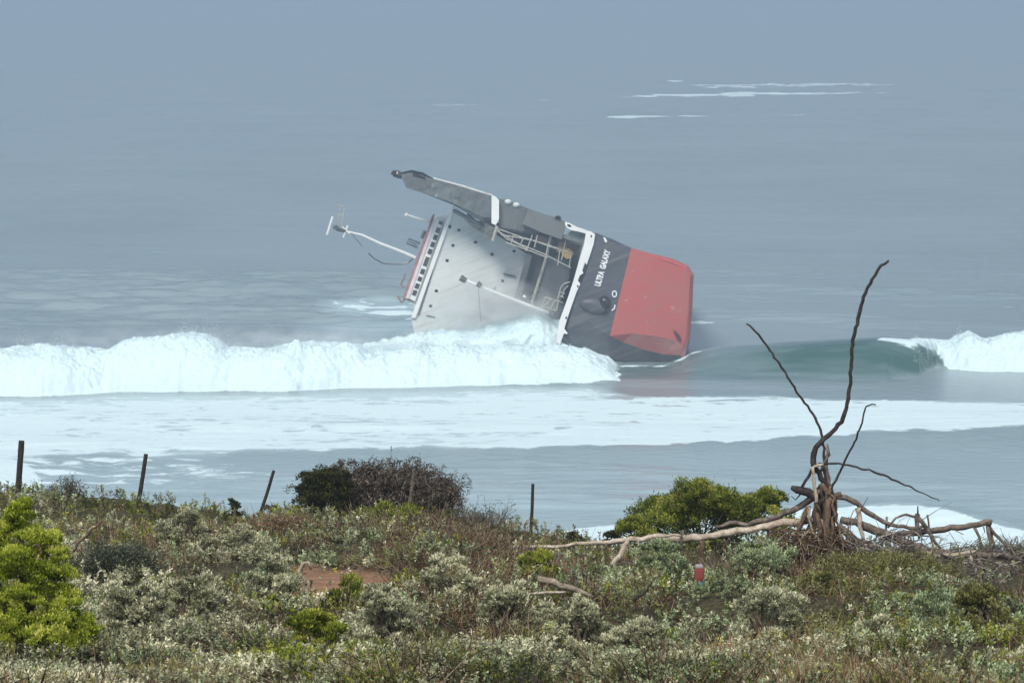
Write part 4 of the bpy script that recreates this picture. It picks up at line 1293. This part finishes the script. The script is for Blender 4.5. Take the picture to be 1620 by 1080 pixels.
twig_bush('brown_twig_bush', 'grey-brown twiggy bush on the slope below the small leaning post', 'bush', 450, 50, 75, 812, m_gtwig, 110, 3, .010, leafm=m_dry, nleaf=9000, ln=.04, wd=.012, depth=.6)
twig_bush('broom_bush', 'upright green-brown broom-like bush in front of the upturned roots', 'bush', 1390, 38, 130, 880, m_olive, 330, 3, .009, leafm=m_olive, nleaf=52000, ln=.06, wd=.011, depth=.4, up=1.6)
twig_bush('broom_bush', 'greener upright broom-like bush below the broken right-hand roots', 'bush', 1470, 36, 95, 915, m_olive, 190, 3, .009, leafm=m_sage, nleaf=30000, ln=.055, wd=.013, depth=.4, up=1.6)
lobe_bush('leafy_green_bush', 'leafy mid-green bush at the right edge of the foreground below the dead roots', 'bush', 1590, 35.5, 60, 945, m_green, 16, 240, .045, .02, depth=.6, lobe_r=.32)
lobe_bush('sage_bush', 'sage-green bush on the slope left of the broom bush, below the red and blue container', 'bush', 1110, 38, 110, 938, m_sage, 26, 330, .042, .019, depth=.6, lobe_r=.26)
lobe_bush('sage_bush', 'grey sage bush in front of the pale broken log', 'bush', 955, 38, 60, 930, m_sage, 16, 280, .042, .019, depth=.6, lobe_r=.3)
# silver mounds of the near ground
SM = [(300, 29, 75, 985, 'silver-grey bush in the near scrub, second to the right of the yellow-green bush'), (430, 31, 60, 965, 'silver-grey bush straight below the left end of the bare soil patch'),
      (210, 26.5, 70, 1000, 'silver-grey bush touching the right foot of the yellow-green bush'), (600, 27.5, 80, 990, 'broad silver-grey bush below the bright green leafy bush, near the bottom edge'),
      (700, 30, 70, 965, 'silver-grey bush below the brown twig bush, left of the strap-leaved plant'), (900, 29.5, 80, 985, 'silver-grey bush below the pale broken log, right of the strap-leaved plant'),
      (1010, 27.5, 90, 1010, 'widest silver-grey bush, near the bottom edge below the forked dark stick'), (1220, 28.5, 85, 1000, 'silver-grey bush in the near scrub straight below the upturned roots'),
      (390, 41, 60, 880, 'small silver-grey bush up the slope just left of the white-tipped dead branch'), (290, 42, 55, 872, 'small silver-grey bush up the slope above the dark stick on the left'),
      (800, 27, 60, 1020, 'low silver-grey bush right beside the strap-leaved plant'), (1130, 26, 80, 1035, 'lowest silver-grey bush, at the bottom edge right of the widest one')]
for px_, Y_, w_, t_, lab_ in SM:
    lobe_bush('silver_bush', lab_, 'bush', px_, Y_, w_, t_, m_silver, 20, 260, .038, .017, depth=.7, lobe_r=.28, hmin=.62, ns=14, srr=(.2, .45), sprig=.15, kspr=1.9, group='silver-grey bushes of the foreground', tips=.8)

# taller mixed bushes standing out of the carpet
for px_, Y_, w_, h_, m_, nm_, lab_ in [
        (1045, 36, 62, .62, m_sage, 'sage_bush', 'sage-green bush directly below the red and blue container'),
        (1215, 36.5, 70, .62, m_sage, 'sage_bush', 'sage-green bush below the hanging roots, left of the broom bush'),
        (1290, 33, 60, .55, m_olive, 'olive_bush', 'olive-brown bush in front of the broom bush, lower left side'),
        (330, 32, 58, .60, m_olive, 'olive_bush', 'olive-brown bush just below the dark stick on the left'),
        (420, 36, 60, .60, m_sage, 'sage_bush', 'sage-green bush below the left end of the bare soil patch'),
        (560, 31, 55, .45, m_green, 'leafy_green_bush', 'low fresh green bush under the bare soil patch, toward the bottom edge'),
        (500, 25, 60, .50, m_lime2, 'leafy_green_bush', 'low bright green bush at the bottom edge, left of centre'),
        (745, 33, 62, .55, m_brownleaf, 'brown_bush', 'brown dead-leaved bush below the tangle of reddish twigs'),
        (850, 34, 42, .35, m_lime2, 'leafy_green_bush', 'small bright green bush below the pale broken log'),
        (1480, 30, 80, .62, m_sage, 'sage_bush', 'large sage-green bush low on the right, below the broom bushes'),
        (1380, 27.5, 70, .5, m_silver, 'silver_bush', 'silver-grey bush at the bottom edge below the broom bushes'),
        (270, 45, 60, .5, m_dry, 'brown_bush', 'straw-brown bush up the slope right of the curved brown branch'),
        (1560, 27, 60, .55, m_olive, 'olive_bush', 'olive-brown bush in the bottom right corner')]:
    lobe_bush(nm_, lab_, 'bush', px_, Y_, w_, 1200, m_, 18, 250, .040, .017, depth=.7, lobe_r=.3, hmin=h_, ns=12, srr=(.2, .45), sprig=.2, kspr=2.0, tips=.9)

# strappy plant at the bottom
def strappy(px, Y, top):
    base = gpos(px, Y); e = empty('strap_leaved_plant', tuple(base), 'green strap-leaved plant at the bottom edge of the foreground', 'plant')
    a = Acc(); n_ = 26
    H = at(px, top, Y).z - base[2]
    for j in range(n_):
        th = rng.uniform(0, 6.28); d = np.array([math.cos(th) * .5, math.sin(th) * .5, 1.0]); d /= np.linalg.norm(d)
        L = H * rng.uniform(.7, 1.1); p = base.copy(); w_ = .03
        sd_ = np.array([-math.sin(th), math.cos(th), 0])
        V = []; 
        for i in range(6):
            ww = w_ * (1 - (i / 5) ** 2) + .002
            V += [p + sd_ * ww / 2, p - sd_ * ww / 2]
            p = p + d * L / 5; d = d + np.array([math.cos(th) * .12, math.sin(th) * .12, -.12]); d /= np.linalg.norm(d)
        Fs = np.array([[2 * i, 2 * i + 1, 2 * i + 3, 2 * i + 2] for i in range(5)])
        a.add(np.array(V), Fs, np.full(12, rng.uniform(.3, .9)))
    a.build('leaf_rosette', m_green, e)


strappy(822, 25.5, 1040)

# ================================================================== DEAD TREE
m_pale = wood_mat('bleached_wood', (0.17, 0.13, 0.10), (0.40, 0.34, 0.27), (0.62, 0.57, 0.48), 7)
m_grey_w = wood_mat('weathered_wood', (0.05, 0.04, 0.035), (0.14, 0.115, 0.095), (0.30, 0.26, 0.22), 8)
m_darkw = wood_mat('dark_wood', (0.014, 0.011, 0.012), (0.03, 0.025, 0.025), (0.07, 0.06, 0.056), 9)
m_root = wood_mat('root_bark', (0.05, 0.03, 0.02), (0.13, 0.085, 0.055), (0.26, 0.19, 0.13), 10)
TY = 46.0
tb = at(1305, 885, TY)
tree = empty('fallen_dead_tree', tuple(tb), 'bleached fallen dead tree with upturned roots and thin bare branches against the sea', 'dead tree')


def limb(name, pts, rad, m, parent=tree, Y0=TY, jit=.12, sides=8, wob=.012, step=.09, org=None):
    """pts: (px, py[, dY]); rad in photo px"""
    k = Y0 / F
    P = [at(p[0], p[1], Y0 + (p[2] if len(p) > 2 else 0)) for p in pts]
    if not hasattr(rad, '__len__'): rad = [rad] * len(pts)
    P, r = resample(P, [q * k * .88 for q in rad], step)
    P = [p + Vector((random.gauss(0, wob), random.gauss(0, wob), random.gauss(0, wob))) * (1 if 0 < i < len(P) - 1 else 0) for i, p in enumerate(P)]
    b = MB(); o_ = org or parent.location
    b.tube([p - o_ for p in P], r, sides, True, jit)
    return b.build(name, m, parent, smooth=True)


limb('trunk', [(800, 867, .8), (850, 865, .7), (900, 861, .6), (950, 858, .5), (1000, 852, .4), (1040, 850, .3), (1085, 852, .2), (1120, 848, .1), (1180, 838, 0), (1240, 828, 0), (1280, 822, 0), (1305, 818, 0)], [2, 2.8, 3.4, 4, 5, 7.2, 7.2, 6.4, 6.4, 6.8, 7, 8], m_pale, jit=.22, sides=12, step=.12)
limb('branch', [(1132, 834, .4), (1155, 826, .4), (1175, 828, .4), (1205, 824, .3), (1240, 814, .2), (1272, 797, .1), (1296, 775, 0)], [2.5, 4.5, 4, 5, 5, 6, 7], m_grey_w)
limb('root_crown', [(1302, 895, 0), (1300, 860, 0), (1306, 825, 0), (1312, 800, 0), (1308, 780, 0), (1300, 764, 0)], [7, 8, 9, 9, 8.5, 6], m_root, jit=.35, sides=14, step=.1, wob=.03)
for pts, rad in [([(1300, 790), (1318, 840), (1345, 868), (1372, 880)], [9, 10, 9, 7]), ([(1300, 785), (1285, 830), (1270, 870), (1262, 900)], [6, 7, 6, 4]), ([(1310, 790, -.2), (1308, 830, -.3), (1320, 880, -.4)], [6, 5, 4]),
                 ([(1292, 800, -.2), (1296, 850, -.3), (1282, 900, -.3)], [5, 5, 3]), ([(1278, 800, -.1), (1262, 840, -.1), (1240, 880, 0)], [5, 5, 3])]:
    limb('root', pts, rad, m_root, jit=.25)
for i_ in range(13):
    x0_ = random.uniform(1286, 1322); x2_ = x0_ + random.uniform(-38, 42)
    limb('root', [(x0_ * .5 + 654, 775 + random.uniform(-8, 10), random.uniform(-.15, .1)), (x0_, 812 + random.uniform(-10, 10), random.uniform(-.3, .2)), ((x0_ + x2_) / 2, 850, random.uniform(-.4, .2)), (x2_, 895 + random.uniform(-15, 15), random.uniform(-.4, .2))], [3, random.uniform(2, 4.4), random.uniform(1.6, 3.6), 1.2], random.choice([m_root, m_root, m_grey_w, m_darkw]), jit=.25, wob=.03)
limb('stub', [(1252, 770), (1262, 774), (1278, 779), (1298, 792)], [4, 6.5, 7, 9], m_darkw, jit=.2)
limb('stub', [(1331, 781), (1318, 783), (1305, 790)], [4.5, 6, 8], m_grey_w, jit=.2)
limb('branch', [(1406, 412), (1388, 428), (1369, 463), (1357, 505), (1349, 545), (1346, 590), (1342, 630), (1334, 660), (1317, 683), (1297, 700), (1288, 718), (1289, 738), (1300, 755), (1313, 778)], [2.3, 2.8, 3.2, 3.4, 3.4, 3.2, 3.6, 4, 4.4, 5, 5.5, 5.5, 5, 5], m_darkw, jit=.1, step=.07, wob=.008)
limb('branch', [(1181, 512, .3), (1205, 535, .3), (1232, 575, .25), (1262, 622, .2), (1290, 662, .1), (1302, 697, 0), (1304, 735, 0), (1308, 775, 0)], [1.6, 2, 2, 2.1, 2.3, 2.4, 2.6, 3], m_darkw, step=.06, wob=.007)
limb('branch', [(1386, 640, -.2), (1371, 643, -.2), (1362, 674, -.2), (1349, 704, -.1), (1334, 735, 0), (1316, 770, 0)], [1, 1.5, 1.7, 1.9, 2.1, 2.4], m_darkw, step=.06, wob=.006)
limb('branch', [(1486, 792, -.5), (1448, 774, -.4), (1410, 757, -.3), (1368, 742, -.2), (1335, 734, -.1), (1295, 733, 0)], [.8, 1.3, 2, 1.9, 1.8, 2.2], m_darkw, step=.06, wob=.008)
limb('branch', [(1308, 708), (1308, 735), (1312, 770)], [2, 3.3, 4], m_grey_w, jit=.3)
limb('branch', [(1300, 745), (1311, 712), (1309, 702)], [2.5, 2.4, 1.5], m_grey_w, jit=.3)
limb('branch', [(1289, 737), (1278, 752), (1271, 768), (1273, 780)], [2.6, 2.8, 3, 3], m_darkw)
limb('branch', [(1303, 734, -.1), (1290, 737, -.1), (1283, 740, -.1)], [2.4, 2.2, 1.5], m_pale)
limb('branch', [(1285, 739, -.1), (1290, 775, -.15), (1296, 812, -.2), (1308, 855, -.3), (1320, 890, -.4)], [3, 3, 3, 2.8, 3.2], m_pale)
limb('branch', [(1266, 782), (1258, 788), (1252, 784)], [1.5, 1.2, .8], m_darkw)
limb('root', [(1322, 876, -.4), (1300, 866, -.4), (1272, 863, -.4), (1266, 873, -.4), (1276, 892, -.4), (1288, 905, -.4)], 2, m_pale, step=.05)
limb('root', [(1262, 843, -.3), (1272, 847, -.3), (1284, 840, -.3)], [2, 2.4, 2], m_pale)
limb('root', [(1284, 825, -.3), (1278, 800, -.3), (1284, 830, -.3), (1292, 850, -.35), (1300, 868, -.4)], [1.5, 2, 2.2, 2.2, 2], m_pale)
# right-hand limbs
limb('branch', [(1308, 786), (1326, 787), (1350, 793), (1380, 815), (1410, 829), (1440, 834), (1460, 832)], [6, 5.5, 5, 4.5, 3.6, 3.3, 3], m_grey_w)
limb('branch', [(1330, 822), (1355, 828), (1395, 842), (1430, 858), (1455, 869), (1500, 876), (1560, 879), (1640, 880)], [6, 7.5, 8.5, 9, 10, 8, 6, 5], m_grey_w, jit=.15)
limb('branch', [(1325, 830, -.1), (1350, 852, -.1), (1395, 870, -.1), (1440, 880, -.1), (1480, 880, -.1)], [8, 7, 6.5, 6, 5], m_grey_w, jit=.15)
limb('branch', [(1395, 846, .3), (1430, 843, .3), (1465, 841, .2), (1505, 835, .1), (1545, 829, 0), (1568, 828, 0)], [5, 6, 6, 5.5, 5.5, 6.5], m_grey_w, jit=.15)
for pts, rad in [([(1562, 829), (1580, 850), (1602, 876)], [3.5, 3, 2.4]), ([(1563, 832), (1566, 855), (1560, 885)], [4, 3.4, 2]), ([(1541, 833), (1550, 852), (1554, 872)], [3, 2.6, 1.6]), ([(1567, 835), (1573, 860), (1578, 885)], [3, 2.2, 1.5]),
                 ([(1405, 834), (1418, 820), (1435, 813), (1450, 818)], [2, 2, 2.2, 2.6]), ([(1452, 813), (1451, 832), (1454, 852)], [5, 4, 2]), ([(1452, 818), (1466, 835), (1478, 855), (1490, 870)], [5, 4.2, 3.2, 2.5]),
                 ([(1467, 814), (1472, 835), (1474, 842)], [1.8, 1.8, 1.5]), ([(1403, 817), (1400, 840), (1392, 862)], [2, 2.2, 1.6]), ([(1397, 845), (1396, 868)], [2.2, 1.4]), ([(1410, 850), (1408, 872)], [2, 1.4]),
                 ([(1385, 838), (1384, 858)], [1.6, 1]), ([(1438, 832), (1446, 856)], [1.5, 1]), ([(1452, 800), (1452, 814)], [1.2, 2]), ([(1510, 838), (1524, 845)], [1, .8]), ([(1556, 833), (1558, 842)], [1.2, .8]), ([(1463, 862), (1478, 855)], [1, 1]), ([(1472, 850), (1478, 872)], [1.5, 1])]:
    limb('twig', pts, rad, m_grey_w, sides=6)
limb('twig', [(1357, 803, -.15), (1361, 832, -.2), (1373, 873, -.3)], [5.5, 4, 2], m_pale)
limb('root', [(1476, 872, -.2), (1464, 882, -.25), (1463, 900, -.3), (1470, 920, -.35), (1480, 936, -.4)], [4.5, 4.5, 3.4, 2.8, 2], m_pale, step=.06)
limb('root', [(1458, 870, -.2), (1480, 878, -.2), (1520, 876, -.2), (1545, 872, -.2)], [4, 4.5, 4, 3], m_pale)
for pts, rad, m_ in [([(1533, 880, -.2), (1545, 905, -.3), (1556, 928, -.4)], [4, 4, 3], m_pale), ([(1545, 885, -.2), (1575, 915, -.4), (1600, 935, -.6), (1640, 955, -.8)], [4, 5, 6, 6], m_grey_w),
                     ([(1545, 880, -.1), (1580, 892, -.2), (1612, 908, -.3)], [3, 2.6, 1.8], m_grey_w), ([(1566, 922, -.5), (1578, 948, -.6), (1586, 975, -.7), (1590, 1000, -.7)], [3, 3, 2, 1.2], m_pale),
                     ([(1593, 930, -.6), (1594, 950, -.6), (1598, 965, -.7)], [2, 2, 1.5], m_pale), ([(1575, 912, -.4), (1590, 918, -.4), (1604, 922, -.4)], [1.8, 1.6, 1], m_pale), ([(1500, 880, -.1), (1530, 893, -.2), (1540, 896, -.2)], [3.4, 2.6, 2], m_grey_w),
                     ([(1520, 895), (1524, 912), (1526, 928)], [1.2, 1.2, .8], m_pale), ([(1585, 905, -.3), (1594, 902, -.3)], [1.6, 1], m_pale), ([(1550, 885), (1570, 880), (1600, 884)], [2, 2, 1.4], m_root),
                     ([(1560, 900, -.3), (1580, 940, -.5), (1600, 975, -.6)], [2, 2, 1.4], m_root), ([(1600, 933, -.5), (1640, 930, -.5)], [2.4, 2.4], m_root), ([(1500, 880), (1512, 905), (1508, 925)], [1.6, 1.4, 1], m_root)]:
    limb('root', pts, rad, m_, sides=7, step=.06)
# props and twigs on the trunk side
for pts, rad, m_ in [([(993, 853, -.1), (984, 872, -.2), (972, 890, -.3), (962, 905, -.35)], [4, 5.5, 5, 4], m_pale), ([(995, 865, -.1), (1005, 872, -.15), (1012, 885, -.2)], [1.5, 1.2, 1], m_pale), ([(1010, 852, -.1), (1014, 870, -.2), (1024, 888, -.3)], [2, 1.6, 1.2], m_pale),
                     ([(1080, 838, -.1), (1079, 852, -.1), (1078, 880, -.1)], [2.2, 2.6, 1.5], m_grey_w), ([(1111, 855), (1112, 878), (1111, 900)], [6, 5, 4], m_root), ([(1054, 858), (1053, 872)], [3, 2], m_root),
                     ([(1072, 858), (1067, 872)], [1.6, 1.2], m_root), ([(960, 858), (957, 870)], [1.4, 1], m_grey_w), ([(1145, 852), (1146, 880)], [2, 1.4], m_root), ([(1240, 835, 0), (1242, 880, 0)], [3, 2], m_root), ([(1215, 838), (1217, 872)], [2.4, 1.6], m_root), ([(1080, 852, -.1), (1068, 845, -.1), (1046, 848, -.1), (1020, 853, -.1)], [2, 2.4, 2.4, 1.5], m_pale),
                     ([(1041, 869, -.6), (1054, 880, -.6), (1070, 892, -.6)], [2, 1.8, 1.4], m_pale), ([(1056, 880, -.6), (1046, 894, -.6), (1030, 908, -.6)], [1.8, 1.7, 1.2], m_pale), ([(1076, 880, -.6), (1081, 894, -.6)], [1.8, 2], m_pale), ([(1072, 890, -.6), (1090, 910, -.6), (1106, 935, -.6)], [2, 3.2, 2], m_darkw),
                     ([(1190, 905, -.3), (1225, 880, -.2), (1262, 862, -.1)], [.8, 1.2, 1.6], m_root)]:
    limb('branch', pts, rad, m_, sides=7, step=.06)
# tangle of thin roots low on the right and twigs under the limbs
a = Acc(); n_ = 560
cx = np.concatenate([rng.uniform(1430, 1660, 400), rng.uniform(1325, 1460, 160)]); cy = np.concatenate([rng.uniform(868, 950, 400), rng.uniform(840, 900, 160)])
A = np.array([list(at(cx[i], cy[i], TY - rng.uniform(-.1, .9))) for i in range(n_)])
d = unit(np.stack([rng.normal(.3, .8, n_), rng.normal(0, .3, n_), rng.normal(-.4, .6, n_)], -1))
for q in range(3):
    B = A + d * rng.uniform(.1, .3, (n_, 1)); rr_ = rng.uniform(.007, .018, n_) * (1 - q * .28)
    V, Fs = prisms(A, B, rr_, rr_ * .75); a.add(V, Fs, np.repeat(rng.uniform(0.1, 1, n_), 6))
    A = B; d = unit(d + rng.normal(0, .4, (n_, 3)))
a.build('root_tangle', m_gtwig, tree)
# fine hanging rootlets
a = Acc()
n_ = 900
cx = rng.normal(1278, 30, n_); cy = rng.uniform(835, 930, n_)
for q in range(2):
    A = np.array([list(at(cx[i], cy[i], TY - rng.uniform(-.2, .5))) for i in range(n_)])
    d = unit(np.stack([rng.normal(0, .6, n_), rng.normal(0, .35, n_), rng.normal(-.5, .5, n_)], -1))
    B = A + d * rng.uniform(.08, .28, (n_, 1)); V, Fs = prisms(A, B, .008, .005); a.add(V, Fs, np.repeat(rng.uniform(0, 1, n_), 6))
    B2 = B + unit(d + rng.normal(0, .4, (n_, 3))) * rng.uniform(.05, .2, (n_, 1)); V, Fs = prisms(B, B2, .005, .003); a.add(V, Fs, np.repeat(rng.uniform(0, 1, n_), 6))
a.build('root_mat', m_twig, tree)

# ================================================================== FENCE POSTS AND LOOSE THINGS
def post(px0, py0, px1, py1, r, Y, label, m, lean_dy=0.0):
    base = at(px1, py1, Y); gz = float(ground_z(base.x, Y)); 
    top = at(px0, py0, Y + lean_dy)
    e_ = (base - top).normalized()
    foot = base + e_ * max(0.15, (base.z - gz) / max(.2, -e_.z) + .15)
    b = MB(); k = Y / F
    P, rr = resample([foot - foot, (base - foot), (base.lerp(top, .5) - foot) + Vector((.008, 0, 0)), (top - foot)], [r * k, r * k, r * k * .95, r * k * .9], .12)
    b.tube(P, rr, 9, True, .07)
    o = b.build('fence_post', m, None, smooth=False)
    o.location = foot
    tag(o, label, 'fence post', 'old fence posts along the dune crest')


post(34, 697, 27, 787, 5.2, 60, 'thickest and tallest dark fence post, leftmost on the crest', m_darkw)
post(231, 718, 217, 803, 3.7, 60, 'dark slightly leaning fence post, second from the left on the crest', m_darkw)
post(433, 744, 413, 808, 2.8, 60, 'short strongly leaning fence post left of the dark rounded bush', m_darkw)
post(655, 742, 645, 815, 3.0, 58.4, 'pale grey weathered fence post standing in front of the dead bush', m_grey_w)
post(843, 765, 839, 852, 2.9, 60, 'thin upright dark fence post alone before the shore foam', m_darkw)


def loose(name, label, cat, pts, rad, m, Y, **kw):
    p = at(pts[0][0], pts[0][1], Y)
    o = limb(name, pts, rad, m, parent=None, Y0=Y, org=p, **kw)
    o.location = p
    return tag(o, label, cat)


m_logw = wood_mat('log_wood', (0.10, 0.085, 0.065), (0.26, 0.22, 0.17), (0.42, 0.38, 0.30), 8)
loose('log', 'pale broken log lying on the slope below the fallen trunk', 'log', [(850, 915), (875, 921), (900, 930), (935, 943)], [5.5, 6, 5.5, 4], m_logw, hit(885, 930, .3), sides=10, jit=.1)
loose('log', 'thin pale pole lying in the scrub left of the broken log', 'log', [(812, 943), (850, 938), (895, 936)], [2, 2.4, 2], m_pale, hit(850, 940, .3))
loose('dead_branch', 'bent white-tipped dead branch sticking up at the left of the soil patch', 'branch', [(486, 940), (486, 920), (472, 908), (482, 892), (490, 890), (492, 900)], [1.5, 3, 3, 3.5, 3, 2], m_pale, hit(480, 925, .2), step=.05)
loose('dead_branch', 'dark stick lying in the silver scrub on the left', 'branch', [(281, 953), (296, 938), (306, 927), (318, 926)], [3, 3, 2.6, 1.5], m_darkw, hit(290, 945, .35), step=.05)
loose('dead_branch', 'curved brown branch rising beside the yellow-green bush', 'branch', [(116, 872), (130, 852), (142, 838), (162, 825)], [2, 3, 2.6, 2], m_root, hit(116, 872, .3), step=.05)
loose('dead_branch', 'dark forked stick in the scrub under the fallen trunk', 'branch', [(1003, 950), (1016, 938), (1032, 920)], [3.4, 2.6, 1.4], m_darkw, hit(1005, 948, .35), step=.05)
loose('driftwood', 'dark curved piece of driftwood at the foot of the leaning post', 'driftwood', [(414, 808), (422, 801), (430, 806), (428, 811)], [2.5, 4, 3.5, 2], m_darkw, 59.6, step=.05)
loose('driftwood', 'small dark block of wood just right of the leaning post', 'driftwood', [(429, 800), (437, 801)], [2.6, 3], m_darkw, 59.5, step=.05)


def container():
    Y = hit(1106, 932, .12)
    p = at(1106, 930, Y)
    e = empty('container', tuple(p), 'small red and blue container standing under the fallen trunk', 'container')
    k = Y / F

    def ring(cx, cy, w_, d_):
        c = at(cx, cy, Y) - p
        q = []
        for a in np.linspace(0, 2 * math.pi, 17)[:-1]:
            sx = math.copysign(abs(math.cos(a)) ** .5, math.cos(a)); sy = math.copysign(abs(math.sin(a)) ** .5, math.sin(a))
            q.append(c + Vector((sx * w_ * k, sy * d_ * k, 0)))
        return q

    def loft(name, rings, m):
        V = [v for r_ in rings for v in r_]; n = 16
        Fs = [list(range(n))[::-1], [(len(rings) - 1) * n + i for i in range(n)]]
        for s_ in range(len(rings) - 1):
            for i in range(n):
                j = (i + 1) % n
                Fs.append([s_ * n + i, s_ * n + j, (s_ + 1) * n + j, (s_ + 1) * n + i])
        add_mesh(name, V, Fs, m, e)
    loft('base', [ring(1106, 934, 4, 4), ring(1106, 928, 6, 5), ring(1105, 919, 6.6, 6)], noisy_paint('faded_blue', (0.10, 0.25, 0.33), (0.16, 0.32, 0.40), .6, 8))
    loft('body', [ring(1105, 918.5, 7, 6), ring(1106, 913, 8, 7), ring(1106, 902, 8, 7), ring(1106, 897.5, 7.4, 6.5)], noisy_paint('faded_red', (0.25, 0.05, 0.05), (0.20, 0.08, 0.065), .6, 6))
    loft('lid', [ring(1106, 897, 7, 6), ring(1106, 894, 6.6, 5.8), ring(1106, 892.5, 5.5, 4.5)], noisy_paint('lid_grey', (0.33, 0.31, 0.33), (0.26, 0.24, 0.26), .6, 6))


container()

# ================================================================== HAZE
def build_haze():
    m, t, out = mat('haze_air')
    pv = t.nodes.new('ShaderNodeVolumePrincipled')
    pv.inputs['Color'].default_value = (0.455, 0.575, 0.71, 1)
    pv.inputs['Density'].default_value = 0.00055
    pv.inputs['Anisotropy'].default_value = 0.0
    t.links.new(pv.outputs[0], out.inputs['Volume'])
    x0, x1, y0, y1, z0, z1 = -15400, 15400, -60, 9600, -38, 66
    V = [(x0, y0, z0), (x1, y0, z0), (x1, y1, z0), (x0, y1, z0), (x0, y0, z1), (x1, y0, z1), (x1, y1, z1), (x0, y1, z1)]
    b = MB(); b.add(V, [[3, 2, 1, 0], [4, 5, 6, 7], [0, 1, 5, 4], [1, 2, 6, 5], [2, 3, 7, 6], [3, 0, 4, 7]])
    tag(b.build('haze', m), 'thin pale sea haze filling the air over the water', 'haze', kind='stuff')


build_haze()
